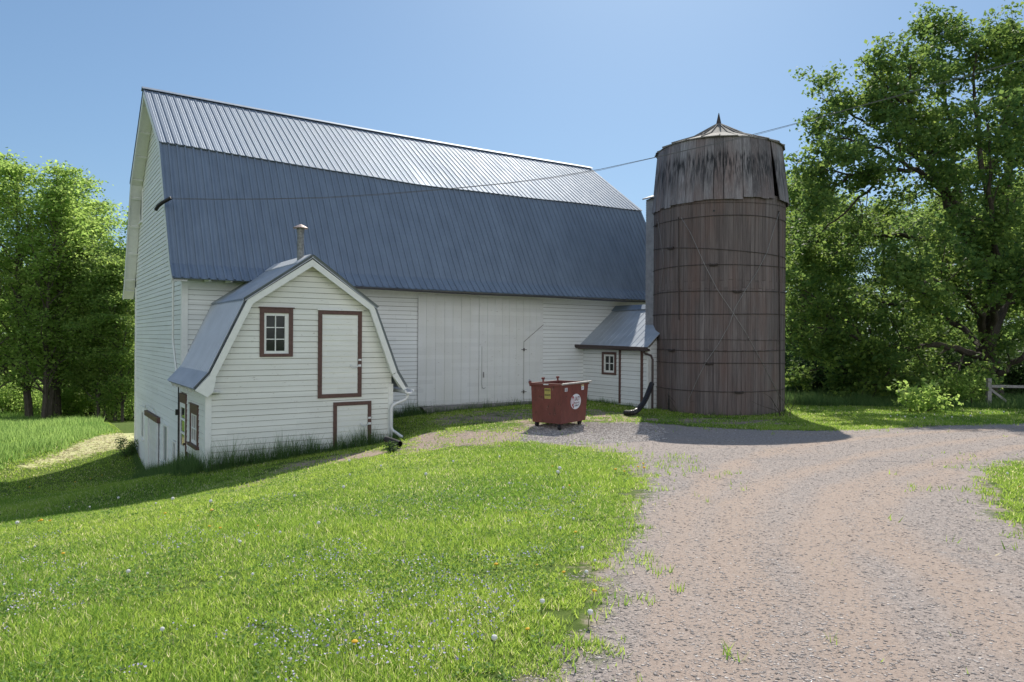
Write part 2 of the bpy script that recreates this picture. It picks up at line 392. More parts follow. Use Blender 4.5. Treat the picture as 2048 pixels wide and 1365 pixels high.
# ------------------------------------------------------------------ ground and drive
def poly_sd(px, X, Y):
    px = np.array(px); n = len(px); best = np.full(X.shape, 1e9); inside = np.zeros(X.shape, bool)
    for i in range(n):
        a, b = px[i], px[(i+1) % n]; d = b - a
        t = np.clip(((X - a[0]) * d[0] + (Y - a[1]) * d[1]) / max(d @ d, 1e-9), 0, 1)
        best = np.minimum(best, np.hypot(X - a[0] - t * d[0], Y - a[1] - t * d[1]))
        cr = ((a[1] > Y) != (b[1] > Y)) & (X < (b[0] - a[0]) * (Y - a[1]) / (b[1] - a[1] + 1e-12) + a[0])
        inside ^= cr
    return np.where(inside, -best, best)
DRIVE = [(-.4, -6), (-.15, 0)] + [at_ground(*p) for p in [(1120,1364),(1185,1270),(1215,1180),(1235,1095),(1260,1040),(1280,1000),(1290,960),(1255,915),(1180,897),(1080,888),
         (1030,882),(1062,850),(1180,845),(1290,845),(1400,855),(1520,861),(1620,863),(1720,861),(1850,854),(2048,847)]] + [(26, 22.5), (26, 17), (17, 16)] + \
        [at_ground(*p) for p in [(2046,918),(1990,932),(1955,955),(1975,1005),(2046,1075)]] + [(5.8, 6.2), (6.2, 3), (6.4, -6)]
DIRT = [at_ground(*p) for p in [(800,885),(850,868),(960,860),(1062,850),(1075,880),(1000,893),(900,893),(850,905),(790,912)]]
DIRT3 = [at_ground(*p) for p in [(430,985),(560,930),(700,905),(775,893),(790,905),(690,925),(590,945),(470,990)]]
DIRT4 = [at_ground(*p) for p in [(850,832),(1060,815),(1180,815),(1300,830),(1440,836),(1570,838),(1610,852),(1440,852),(1300,846),(1180,847),(1060,853),(850,862)]]
DIRT2 = [at_ground(*p) for p in [(1075,885),(1290,905),(1420,905),(1440,935),(1330,1010),(1290,1050),(1285,960),(1255,915),(1180,897)]]
STRAW = [at_ground(*p) for p in [(271,866),(215,868),(150,888),(90,912),(40,935),(60,940),(150,920),(220,902),(271,896)]]
def masks(X, Y):
    sd = poly_sd(DRIVE, X, Y)
    drive = np.clip(.5 - sd / 1.1, 0, 1)
    d1 = np.clip(.5 - poly_sd(DIRT, X, Y) / 1.6, 0, 1) * .95; d2 = np.maximum(np.clip(.5 - poly_sd(DIRT2, X, Y) / 1.4, 0, 1) * .8, np.clip(.5 - poly_sd(DIRT3, X, Y) / 1.0, 0, 1) * .75)
    d2 = np.maximum(d2, np.clip(.5 - poly_sd(DIRT4, X, Y) / 1.2, 0, 1) * .62)
    edge = np.clip(.62 - np.abs(sd) / 1.0, 0, .62)
    # trodden, thin turf along the foot of the coop and barn
    straw = np.clip(.5 - poly_sd(STRAW, X, Y) / 1.2, 0, 1)
    return sd, drive, np.maximum(np.maximum(d1, d2), edge), straw
TRACKS = [[at_ground(*p) for p in L] for L in ([(1470, 1364), (1490, 1200), (1462, 1090), (1490, 995), (1595, 950), (1750, 908), (2040, 870)], [(1740, 1364), (1690, 1200), (1640, 1100), (1665, 1015), (1770, 952), (2040, 893)],
           [(2040, 1290), (1900, 1160), (1790, 1090), (1745, 1040), (1800, 985), (1900, 945)], [(1330, 1364), (1330, 1200), (1345, 1090), (1390, 990), (1480, 925), (1650, 885), (2040, 857)])]
def wheel(X, Y):
    best = np.full(X.shape, 9.0)
    for L in TRACKS:
        P = []
        for i in range(len(L) - 1):
            a, b, c_, d = [np.array(L[max(0, min(len(L)-1, i+k))]) for k in (-1, 0, 1, 2)]
            for t in np.linspace(0, 1, 6)[:-1]: P.append(.5*((2*b) + (-a + c_)*t + (2*a - 5*b + 4*c_ - d)*t*t + (-a + 3*b - 3*c_ + d)*t**3))
        P.append(np.array(L[-1]))
        for a, b in zip(P[:-1], P[1:]):
            d = b - a; t = np.clip(((X - a[0])*d[0] + (Y - a[1])*d[1]) / max(d @ d, 1e-9), 0, 1); best = np.minimum(best, np.hypot(X - a[0] - t*d[0], Y - a[1] - t*d[1]))
    return np.exp(-(best / .26) ** 2)
def axis(lo, hi, step, far, gr=1.18):
    a = list(np.arange(lo, hi + 1e-6, step)); s = step; x = hi
    while x < far: s *= gr; x += s; a.append(x)
    s = step; x = lo; b = []
    while x > -far: s *= gr; x -= s; b.append(x)
    return np.array(b[::-1] + a)
gx, gy = axis(-17, 19, .14, 900), axis(-3, 33, .14, 900)
XX, YY = np.meshgrid(gx, gy); ZZ = ground(XX, YY)
rng = np.random.default_rng(5)
near = (np.abs(XX) < 25) & (YY < 40) & (YY > -5)
jit = rng.normal(0, .006, XX.shape)
SD, MD, MT, MS = masks(XX, YY); WH = np.where(near, wheel(XX, YY), 0)
ZZ = ZZ + np.where(near & (SD > .4) & (MT < .3), jit, 0)
nx, ny = len(gx), len(gy)
idx = np.arange(nx * ny).reshape(ny, nx)
quads = np.stack([idx[:-1, :-1], idx[:-1, 1:], idx[1:, 1:], idx[1:, :-1]], -1).reshape(-1, 4)
V = np.stack([XX, YY, ZZ], -1).reshape(-1, 3)
def ground_part(name, q):
    u, inv = np.unique(q, return_inverse=True)
    o = big_mesh(name, V[u], inv.reshape(-1, 4), GROUND)
    me = o.data; me.polygons.foreach_set('use_smooth', np.ones(len(q), bool))
    c = np.zeros((len(u), 4), np.float32); c[:, 0] = MD.ravel()[u]; c[:, 1] = MT.ravel()[u]; c[:, 2] = MS.ravel()[u]; c[:, 3] = 1
    at = me.attributes.new('mask', 'FLOAT_COLOR', 'POINT'); at.data.foreach_set('color', c.ravel())
    at = me.attributes.new('track', 'FLOAT', 'POINT'); at.data.foreach_set('value', SD.ravel()[u].astype(np.float32))
    at = me.attributes.new('wheel', 'FLOAT', 'POINT'); at.data.foreach_set('value', WH.ravel()[u].astype(np.float32))
    return o
on = SD.ravel()[quads].mean(1) < 0
tag(ground_part('lawn_ground', quads[~on]), kind='structure'); tag(ground_part('gravel_drive', quads[on]), kind='structure')

# ------------------------------------------------------------------ BARN
BW, BL = 10.33, 18.98
EZ, KZ, BZ, RZ = 1.60, 2.02, 5.82, 8.38
EV, KV, BV = -.83, -.43, 1.62
barn = Frame('barn', BL / 2, BW / 2, -3.6)
tag(barn.e, 'big white clapboard barn with a metal gambrel roof and tall sliding doors', 'barn')
PITCH = .1433
def siding(mb, P, z0, z1, span, holes=(), pitch=PITCH, slot=.0125):
    """lapped boards on a wall plane; P(t, off, z); span(z) -> (t0, t1); holes: (t0, t1, z0, z1)"""
    z = z0
    rr = random.Random(int(abs(z0) * 977))
    while z < z1 - .01:
        zt = min(z + pitch - slot, z1); zm = (z + zt) / 2
        a0, b0 = span(z); a1, b1 = span(zt)
        if min(b0 - a0, b1 - a1) > .02:
            cuts = sorted((h[0], h[1]) for h in holes if h[2] < zm < h[3])
            segs = []; s0, s1 = a0, a1
            for c0, c1 in cuts:
                segs.append((s0, c0, s1, c0)); s0 = s1 = c1
            segs.append((s0, b0, s1, b1))
            for p0, q0, p1, q1 in segs:
              if q0 - p0 < .02: continue
              full = (p0, q0, p1, q1); L_ = q0 - p0; nb_ = max(1, int(L_ / rr.uniform(2.6, 4.6))); ks = [0] + sorted(rr.uniform(.08, .92) for _ in range(nb_ - 1)) + [1]
              for ka, kb in zip(ks[:-1], ks[1:]):
                f0, g0, f1, g1 = full; p0, q0, p1, q1 = f0 + (g0-f0)*ka, f0 + (g0-f0)*kb - (.004 if kb < 1 else 0), f1 + (g1-f1)*ka, f1 + (g1-f1)*kb - (.004 if kb < 1 else 0)
                w = rr.uniform(-.003, .003); za_, zb_ = rr.uniform(-.004, .004), rr.uniform(-.004, .004)
                o0, o1 = .022 + w, .010 + w
                mb.add([P(p0, o0, z + za_), P(q0, o0, z + zb_), P(q1, o1, zt + zb_), P(p1, o1, zt + za_), P(p0, 0, z), P(q0, 0, z), P(q1, 0, zt), P(p1, 0, zt)],
                       [(0, 1, 2, 3), (5, 4, 0, 1)[::1], (3, 2, 6, 7), (4, 0, 3, 7), (1, 5, 6, 2)])
        z += pitch
def wall_back(mb, P, outline, holes=()):
    n = len(outline)
    if not holes:
        mb.add([P(t, 0, z) for t, z in outline], [tuple(range(n))])
def half(v):       # underside of the gambrel roof at v
    v = min(v, BW - v)
    if v <= BV: return KZ + (BZ - KZ) * (v - KV) / (BV - KV)
    return BZ + (RZ - BZ) * (v - BV) / (BW / 2 - BV)
def gspan(z):      # gable extent at height z
    z = z + .05
    if z < half(0): return (0, BW)
    if z < BZ: v = KV + (z - KZ) / (BZ - KZ) * (BV - KV)
    else: v = BV + (z - BZ) / (RZ - BZ) * (BW / 2 - BV)
    return (max(0, v + .03), min(BW, BW - v - .03))
g_holes = [(8.55, 9.20, 4.40, 5.62), (7.80, 8.30, -3.82, -2.84), (2.42, 3.10, -4.0, -2.80), (.95, 1.35, -4.0, -3.15)]
mb = MB()
PG = lambda t, off, z: (-off, t, z)
siding(mb, PG, -5.1, RZ, gspan, g_holes)
siding(mb, lambda t, off, z: (BL + off, t, z), -3.6, RZ, gspan)
PF = lambda t, off, z: (t, -off, z)
siding(mb, PF, -3.1, EZ + .35, lambda z: (0, BL))
siding(mb, lambda t, off, z: (t, BW + off, z), -4.6, EZ + .35, lambda z: (0, BL))
mb.m = 1; mb.box((.03, .0, -5.2), (BL - .03, .0 + .02, EZ + .5)); mb.box((.03, BW - .02, -5.2), (BL - .03, BW, EZ + .5))
outl = [(0, -5.2), (BW, -5.2), (BW, half(0)), (BW - BV, BZ - .05), (BW / 2, RZ - .05), (BV, BZ - .05), (0, half(0))]
wall_back(mb, lambda t, o, z: (BL, t, z), outl)
# gable backing with recessed openings: set 0 plane, openings are blind boxes in front of an inner dark plane
mb.add([(0.0, t, z) for t, z in outl], [tuple(range(len(outl)))])
wall = barn.part(mb, 'wall', [WHITE, GAP])
mb = MB(); mb.add([(-.05, -.045, -4.6), (.12, -.045, -4.6), (.12, -.001, -4.6), (-.001, -.001, -4.6), (-.001, .11, -4.6), (-.05, .11, -4.6)] + [(-.05, -.045, 1.95), (.12, -.045, 1.95), (.12, -.001, 1.95), (-.001, -.001, 1.95), (-.001, .11, 1.95), (-.05, .11, 1.95)],
       [(0, 1, 7, 6), (1, 2, 8, 7), (2, 3, 9, 8), (3, 4, 10, 9), (4, 5, 11, 10), (5, 0, 6, 11), (5, 4, 3, 2, 1, 0), (6, 7, 8, 9, 10, 11)]); barn.part(mb, 'corner_board', TRIM)
mb = MB(); mb.box((BL - .12, -.045, -3.2), (BL + .02, 0, EZ + .2)); barn.part(mb, 'corner_board', TRIM)
mb = MB(); mb.box((-.05, BW - .11, -5), (0, BW + .04, 1.95)); barn.part(mb, 'corner_board', TRIM)

def ribbed(mb, prof, u0, u1, pitch=.2286, rw=.045, rh=.018, lead=.006, dz=None, minor=True, th=.02):
    """ribbed sheet metal laid over a (v, z) profile given from eave to top"""
    st = []; u = u0
    while u < u1 - 1e-3:
        st += [(u, 0), (u + lead, rh), (u + rw - lead, rh), (u + rw, 0)]
        if minor:
            for k in (.085, .155): st += [(u + k, 0), (u + k + .012, .006), (u + k + .024, 0)]
        u += pitch
    st = [(min(a, u1), h) for a, h in st] + [(u1, 0)]
    pr = [prof[0]]
    for a, b in zip(prof[:-1], prof[1:]):
        k = max(1, int(math.hypot(b[0]-a[0], b[1]-a[1]) / .8))
        pr += [(a[0] + (b[0]-a[0]) * i / k, a[1] + (b[1]-a[1]) * i / k) for i in range(1, k + 1)]
    nrm = []
    for i in range(len(pr)):
        a, b = pr[max(0, i-1)], pr[min(len(pr)-1, i+1)]; d = math.hypot(b[0]-a[0], b[1]-a[1]); nrm.append((-(b[1]-a[1]) / d, (b[0]-a[0]) / d))
    sgn = 1 if sum(n[1] for n in nrm) > 0 else -1
    vs = []
    for i, (v, z) in enumerate(pr):
        for a, h in st:
            k = dz(a, i / (len(pr)-1)) if dz else 0
            vs.append((a, v + sgn * nrm[i][0] * h, z + sgn * nrm[i][1] * h + k))
    n = len(st)
    fs = [(i*n+j, i*n+j+1, (i+1)*n+j+1, (i+1)*n+j) for i in range(len(pr)-1) for j in range(n-1)]
    mb.add(vs, fs)
    # deck under the sheet
    us = np.linspace(u0 + .01, u1 - .01, 13); vs = []
    for i, (v, z) in enumerate(pr):
        for a in us:
            k = dz(a, i / (len(pr)-1)) if dz else 0
            for o in (.006, .006 + th): vs.append((a, v - sgn * nrm[i][0] * o, z - sgn * nrm[i][1] * o + k))
    n = 26; fs = []
    for i in range(len(pr)-1):
        for j in range(12):
            a = i*n + 2*j
            fs += [(a, a+2, a+2+n, a+n), (a+1, a+1+n, a+3+n, a+3)]
        for a in (i*n, i*n + 24): fs.append((a, a+1, a+1+n, a+n))
    for i in (0, len(pr)-1):
        for j in range(12): a = i*n + 2*j; fs.append((a, a+1, a+3, a+2))
    mb.add(vs, fs)
O = .42
sagp = np.array([(-1, 0), (0, 0), (1.5, -.06), (3.2, -.09), (5.6, -.16), (8.5, -.21), (11.8, -.15), (15.5, -.07), (19.5, 0), (30, 0)])
def sag(u): return float(np.interp(u, sagp[:, 0], sagp[:, 1]))
low = lambda u, t: sag(u) * max(0, (t - .15) / .85) ** 1.5 + .01 * math.sin(u * 1.3) * t
upp = lambda u, t: sag(u) * (1 - t) ** 1.2 + .01 * math.sin(u * 1.3) * (1 - t) - .07 * math.sin(math.pi * max(0, min(1, u / BL))) * t
def front(m, v): return v if m == 0 else BW - v
for side in (0, 1):
    mb = MB(); ribbed(mb, [(front(side, EV), EZ), (front(side, KV), KZ), (front(side, BV), BZ)], -O, BL + O, dz=low, rh=.042, rw=.05, lead=.002)
    o = barn.part(mb, 'lower_roof_slope', ROOF)
    mb = MB(); q = .10   # the upper sheets lap out over the lower ones
    dv, dzz = BW / 2 - BV, RZ - BZ; L = math.hypot(dv, dzz)
    ribbed(mb, [(front(side, BV - q * dv / L), BZ + .055 - q * dzz / L), (front(side, BW / 2), RZ + .055)], -O - .02, BL + O + .02, dz=upp)
    o = barn.part(mb, 'upper_roof_slope', ROOF)
mb = MB()
us = np.linspace(-O - .05, BL + O + .05, 30)
vs = []
for a in us:
    k = upp(a, 1)
    for dv, dz_ in ((-.17, -.075), (0, .03), (.17, -.075), (.17, -.09), (0, .012), (-.17, -.09)): vs.append((a, BW/2 + dv, RZ + .085 + dz_ + k))
fs = [(i*6+j, i*6+(j+1) % 6, (i+1)*6+(j+1) % 6, (i+1)*6+j) for i in range(29) for j in range(6)] + [tuple(range(6)), tuple(29*6+j for j in range(5, -1, -1))]
mb.add(vs, fs); barn.part(mb, 'ridge_cap', ROOF)
# rake soffits, fascias and lookouts at both gables
prof = [(EV, EZ), (KV, KZ), (BV, BZ), (BW/2, RZ), (BW-BV, BZ), (BW-KV, KZ), (BW-EV, EZ)]
def inset(pr, d):
    out = []
    for i in range(len(pr)):
        a, b = pr[max(0, i-1)], pr[min(len(pr)-1, i+1)]
        n1 = []
        for p, q in ((pr[max(0,i-1)], pr[i]), (pr[i], pr[min(len(pr)-1, i+1)])):
            l = math.hypot(q[0]-p[0], q[1]-p[1])
            if l > 1e-6: n1.append((-(q[1]-p[1])/l, (q[0]-p[0])/l))
        nx_, ny_ = sum(n[0] for n in n1)/len(n1), sum(n[1] for n in n1)/len(n1)
        l2 = nx_*nx_ + ny_*ny_
        out.append((pr[i][0] - nx_/l2*d, pr[i][1] - ny_/l2*d))
    return out
def band(mb, pr, d0, d1, ua, ub):
    A, B = inset(pr, d0), inset(pr, d1); n = len(pr)
    vs = [(u, *p) for u in (ua, ub) for q in (A, B) for p in q]
    fs = []
    for i in range(n-1):
        fs += [(i, i+1, n+i+1, n+i), (2*n+i, 3*n+i, 3*n+i+1, 2*n+i+1), (i, 2*n+i, 2*n+i+1, i+1), (n+i, n+i+1, 3*n+i+1, 3*n+i)]
    fs += [(0, n, 3*n, 2*n), (n-1, 3*n-1, 4*n-1, 2*n-1)]
    mb.add(vs, fs)
for ua, ub, us_ in ((-O + .0, -O + .03, (-O + .031, -.026)), (BL + O - .03, BL + O, (BL + .026, BL + O - .031))):
    mb = MB(); band(mb, prof, .032, .19, ua, ub); barn.part(mb, 'fascia', TRIM)
    mb = MB(); band(mb, prof, .10, .125, *us_)
    ins = inset(prof, .126)
    for a, b in zip(ins[:-1], ins[1:]):
        l = math.hypot(b[0]-a[0], b[1]-a[1])
        if l < .8: ks = [.3]
        else: ks = np.arange(.12, 1, 1.15 / l)
        for k in ks:
            c = (a[0] + (b[0]-a[0])*k, a[1] + (b[1]-a[1])*k); d = ((b[0]-a[0])/l*.045, (b[1]-a[1])/l*.045); nn = (d[1]*.9, -d[0]*.9)
            quad = [(c[0]-d[0], c[1]-d[1]), (c[0]+d[0], c[1]+d[1]), (c[0]+d[0]+nn[0], c[1]+d[1]+nn[1]), (c[0]-d[0]+nn[0], c[1]-d[1]+nn[1])]
            mb.prism(quad, lambda x, y, k_: (us_[k_], x, y))
    barn.part(mb, 'soffit', TRIM)
# eave gutter, rafter tails
mb = MB(); pts = []
for k in range(24):
    u = 4.6 + (BL + O - 4.6) * k / 23; pts.append(u)
sec = [(math.cos(t) * .065, math.sin(t) * .065) for t in np.linspace(math.pi, 2 * math.pi, 8)] + [(.055, 0), (.05, -.02)] + [(math.cos(t) * .054, math.sin(t) * .054) for t in np.linspace(2 * math.pi, math.pi, 8)]
vs = [(u, EV - .05 + a, EZ - .03 + b - .012 * math.sin(u * .9) - .02 * (u - 4.6) / 14) for u in pts for a, b in sec]; n = len(sec)
mb.add(vs, [(i*n+j, i*n+(j+1) % n, (i+1)*n+(j+1) % n, (i+1)*n+j) for i in range(len(pts)-1) for j in range(n)])
for u in np.arange(5, BL, 1.25): mb.bar((u, EV - .12, EZ - .0), (u, EV + .05, EZ + .01), .03, .01)
gut = barn.part(mb, 'gutter', GUTTER_M)
for u in (.55, 1.12, 1.7, 2.3, 2.9):
    mb = MB(); mb.box((u, -.74, EZ - .05), (u + .05, -.03, EZ + .04)); barn.part(mb, 'rafter_tail', TRIM)
mb = MB(); mb.box((0.0, -.72, EZ + .045), (BL, -.03, EZ + .065)); mb.box((.12, -.04, EZ - .18), (BL - .12, -.024, EZ - .02)); barn.part(mb, 'eave_board', TRIM)

# the two big sliding doors
def plank_leaf(u0, u1, z0a, z0b, z1, off, gaps):
    mb = MB(); xs = [u0] + gaps + [u1]
    for a, b in zip(xs[:-1], xs[1:]):
        za = z0a + (z0b - z0a) * (a - 7.38) / 5.3 + random.uniform(-.012, .012)
        mb.box((a + .003, -off - .03 - random.uniform(0, .004), za), (b - .003, -off, z1))
    for a in gaps:
        za = z0a + (z0b - z0a) * (a - 7.38) / 5.3
        mb.box((a - .032, -off - .05, za + .02), (a + .032, -off - .035, z1 - .01))
    return mb
random.seed(3)
dl = barn.part(plank_leaf(7.38, 9.84, -2.33, -2.30, 1.50, .05, [7.72, 8.08, 8.43, 8.76, 9.1, 9.46]), 'sliding_door', WHITE_OLD)
dr = barn.part(plank_leaf(9.86, 12.68, -2.33, -2.30, 1.49, .035, [10.2, 10.52, 10.85, 11.15, 11.47, 11.78, 12.08, 12.38]), 'sliding_door', WHITE_OLD)
mb = MB(); mb.box((11.768, -.092, -2.30), (11.780, -.086, -.13))
mb.bar((11.77, -.089, -.13), (12.68, -.089, .53), .006, .018)
barn.part(mb, 'door_seam', GAP, dr)
for z in (-.42, -2.0): mb = MB(); mb.bar((11.66, -.095, z), (11.90, -.095, z), .012, .02); mb.box((11.75, -.1, z - .06), (11.80, -.09, z + .06)); barn.part(mb, 'hinge', IRON, dr)
mb = MB(); mb.tube([(9.92, -.10, -.3), (9.92, -.10, -1.62), (9.94, -.10, -1.78), (10.02, -.10, -1.82), (10.08, -.1, -1.78)], .008, 6)
mb.box((9.82, -.11, -1.42), (9.85, -.09, -1.22)); mb.box((9.99, -.105, -1.42), (10.02, -.085, -1.22)); barn.part(mb, 'latch', WIRE, dr)
mb = MB(); mb.box((9.80, -.12, -2.3), (9.90, -.1, 1.48)); barn.part(mb, 'door_batten', WHITE_OLD, dl)
mb = MB(); mb.prism([(7.45, -2.36), (12.9, -2.36), (12.9, -2.7), (7.75, -2.75)], lambda a, b, k: (a, (-.04, -.30)[k], b)); barn.part(mb, 'door_sill', WOODGREY)

# gable windows, door, conduit
def blind_window(F_, t0, t1, z0, z1, P, m_frame, m_pane, fw=.07, sill=True, parent=None):
    mb = MB()
    for a, b, c, d in ((t0, t0+fw, z0, z1), (t1-fw, t1, z0, z1), (t0+fw, t1-fw, z1-fw, z1), (t0+fw, t1-fw, z0, z0+fw)):
        mb.box(P(a, .0, c), P(b, .045, d))
    if sill: mb.box(P(t0 - .05, 0, z0 - .04), P(t1 + .05, .09, z0 - .001))
    fr = F_.part(mb, 'window', m_frame, parent)
    mb = MB(); mb.box(P(t0 + fw, .004, z0 + fw), P(t1 - fw, .014, z1 - fw)); F_.part(mb, 'pane', m_pane, fr)
    return fr
blind_window(barn, 8.52, 9.23, 4.37, 5.65, PG, TRIM, OLDPANE)
blind_window(barn, 7.76, 8.34, -3.86, -2.80, PG, TRIM, OLDPANE)
blind_window(barn, 2.36, 3.15, -4.02, -2.78, PG, TRIM, OLDPANE)
blind_window(barn, .92, 1.38, -4.1, -3.12, PG, TRIM, OLDPANE, .05)
mb = MB()
for k in range(9):
    a = 4.05 + k * .215; mb.box(PG(a, .05, -4.98), PG(a + .21, .075 + .003 * (k % 2), -2.83))
bd = barn.part(mb, 'gable_door', WHITE_OLD); tag(bd, 'wide white plank door at the foot of the gable')
mb = MB(); mb.box(PG(6.0, .02, -5.0), PG(6.72, .11, -2.80)); barn.part(mb, 'door_post', TRIM, bd)
mb = MB(); mb.box(PG(3.9, .02, -2.86), PG(6.9, .12, -2.68)); barn.part(mb, 'door_track', BROWN, bd)
mb = MB(); mb.tube([PG(6.9, .10, -2.62), PG(7.4, .12, -2.6), PG(8.4, .10, -2.62)], .02, 6); mb.tube([PG(6.9, .1, -2.6), PG(6.4, .12, -2.45), PG(5.2, .08, -2.5), PG(4.6, .08, -2.62)], .012, 5)
barn.part(mb, 'track_rod', TRIM, bd)
mb = MB(); mb.tube([(-.05, 1.385, 1.85), (-.05, 1.385, -.05), (-.05, 1.30, -.25), (-.05, .72, -1.05)], .028, 8); barn.part(mb, 'conduit', TRIM)
mb = MB(); mb.box((0.0, 0.0, -5.6), (BL, BW, -5.0)); barn.part(mb, 'foundation', CONC)

# ------------------------------------------------------------------ COOP (the little gambrel annex in front of the barn)
random.seed(8)
SW0, SW1, SD_ = -.04, 4.83, -3.5
coop = Frame('gambrel_annex', 2.4, -1.75, -3.2)
tag(coop.e, 'small cream clapboard annex with brown trimmed doors and corrugated gambrel roof', 'outbuilding')
shp = [(-.39, -1.30), (-.05, -.92), (.82, .93), (2.46, 2.03), (4.19, .84), (4.89, -.97), (5.19, -1.45)]
def shed_span(z):
    z = z + .06
    L = np.interp(z, [-1.3, -.92, .93, 2.03], [-.39, -.05, .82, 2.46]) + .05
    Rr = np.interp(z, [-1.45, -.97, .84, 2.03], [5.19, 4.89, 4.19, 2.46]) - .05
    return (max(SW0, L), min(SW1, Rr)) if z > -1.45 else (SW0, SW1)
PFs = lambda t, off, z: (t, SD_ - off, z)
PSs = lambda t, off, z: (SW0 - off, t, z)
wh = [(1.30, 1.95, -.42, .62)]
mb = MB(); siding(mb, PFs, -3.13, 1.98, shed_span, wh)
siding(mb, PSs, -3.13, -1.30, lambda z: (SD_, 0), [(-2.48, -1.62, -2.76, -1.85), (-.93, -.06, -3.2, -1.6)])
siding(mb, lambda t, off, z: (SW1 + off, t, z), -3.13, -1.35, lambda z: (SD_, 0))
# backing with a real opening for the window
def holed(mb, P, outline_fn, z0, z1, hole, o):
    h0, h1, hz0, hz1 = hole
    zs = sorted(set([z0, hz0, hz1, z1] + [z for z in (-1.30, -.92, .84, .93) if z0 < z < z1]))
    for a, b in zip(zs[:-1], zs[1:]):
        (a0, b0), (a1, b1) = outline_fn(a + 1e-4 - .06), outline_fn(b - 1e-4 - .06)
        if a >= hz0 - 1e-6 and b <= hz1 + 1e-6:
            mb.quad(P(a0, o, a), P(h0, o, a), P(h0, o, b), P(a1, o, b)); mb.quad(P(h1, o, a), P(b0, o, a), P(b1, o, b), P(h1, o, b))
        else: mb.quad(P(a0, o, a), P(b0, o, a), P(b1, o, b), P(a1, o, b))
mb.m = 1; holed(mb, PFs, shed_span, -3.6, 2.0, wh[0], -.001)
holed(mb, PSs, lambda z: (SD_, 0), -3.13, -1.28, (-2.48, -1.62, -2.76, -1.85), -.001)
mb.quad((SW1, SD_, -3.6), (SW1, 0, -3.6), (SW1, 0, -1.4), (SW1, SD_, -1.4))
coop.part(mb, 'wall', [CREAM, GAP])
mb = MB(); mb.box((SW0 - .045, SD_ - .04, -3.2), (SW0 - .001 + .10, SD_ - .001, -1.38)); mb.box((SW0 - .045, SD_, -3.2), (SW0, SD_ + .06, -1.36))
coop.part(mb, 'corner_board', TRIM)
mb = MB(); mb.box((SW1 - .10, SD_ - .04, -3.1), (SW1 + .045, SD_ - .001, -1.3)); coop.part(mb, 'corner_board', TRIM)
mb = MB(); mb.box((SW0 + .01, SD_ + .01, -4.4), (SW1 - .01, -.02, -3.14)); coop.part(mb, 'foundation', CONC)
mb = MB(); mb.box((SW0 + 1.05, SD_ + .6, -3.1), (SW1 - 1.0, SD_ + .65, .8)); mb.box((SW0 + .45, SD_ + .6, -3.1), (SW0 + .5, -.2, -.9)); coop.part(mb, 'dark_backing', simple('dim_interior', (.03, .028, .025), .9))  # near-black panels paint in the darkness indoors behind the windows
def wavy(mb, prof, v0, v1, pitch=.21, amp=.032, th=.02):
    n = int((v1 - v0) / pitch) * 8 + 1; vs_ = np.linspace(v0, v1, n); hs_ = amp * np.cos(2 * math.pi * (vs_ - v0) / pitch)
    pr = prof; nrm = []
    for i in range(len(pr)):
        ns = []
        for p, q in ((pr[max(0, i-1)], pr[i]), (pr[i], pr[min(len(pr)-1, i+1)])):
            l = math.hypot(q[0]-p[0], q[1]-p[1])
            if l > 1e-6: ns.append((-(q[1]-p[1])/l, (q[0]-p[0])/l))
        a = (sum(k[0] for k in ns)/len(ns), sum(k[1] for k in ns)/len(ns))
        if a[1] < 0: a = (-a[0], -a[1])
        nrm.append(a)
    vs = []
    for i, (u, z) in enumerate(pr):
        for v, h in zip(vs_, hs_):
            vs.append((u + nrm[i][0]*h, v, z + nrm[i][1]*h))
    mb.add(vs, [(i*n+j, i*n+j+1, (i+1)*n+j+1, (i+1)*n+j) for i in range(len(pr)-1) for j in range(n-1)])
    vs = []
    for i, (u, z) in enumerate(pr):
        for o in (amp + .002, amp + th):
            for v in (v0 + .02, v1): vs.append((u - nrm[i][0]*o, v, z - nrm[i][1]*o))
    fs = []
    for i in range(len(pr)-1):
        a, b = i*4, i*4+4
        fs += [(a, a+1, b+1, b), (a+2, b+2, b+3, a+3), (a, b, b+2, a+2)]
    fs.append((0, 2, 3, 1)); mb.add(vs, fs)
up = .07
wing = [(shp[0], shp[1], shp[2]), (shp[6], shp[5], shp[4])]
for w_ in wing:
    mb = MB(); wavy(mb, [(a, b + .05) for a, b in w_], -3.80, -.02); coop.part(mb, 'lower_roof_slope', ROOF_SHED)
for a, b in (((.74, .90 + .03), (2.46, 2.03 + .09)), ((4.29, .79 + .03), (2.46, 2.03 + .09))):
    mb = MB(); wavy(mb, [a, b], -3.84, -.02); coop.part(mb, 'upper_roof_slope', ROOF_SHED)
mb = MB()
mb.prism([(2.13, 1.945), (2.46, 2.175), (2.79, 1.945), (2.79, 1.925), (2.46, 2.155), (2.13, 1.925)], lambda a, b, k: (a, (-3.6, -.2)[k], b)); coop.part(mb, 'ridge_cap', simple('pale_ridge_metal', (.62, .63, .64), .5, .15))
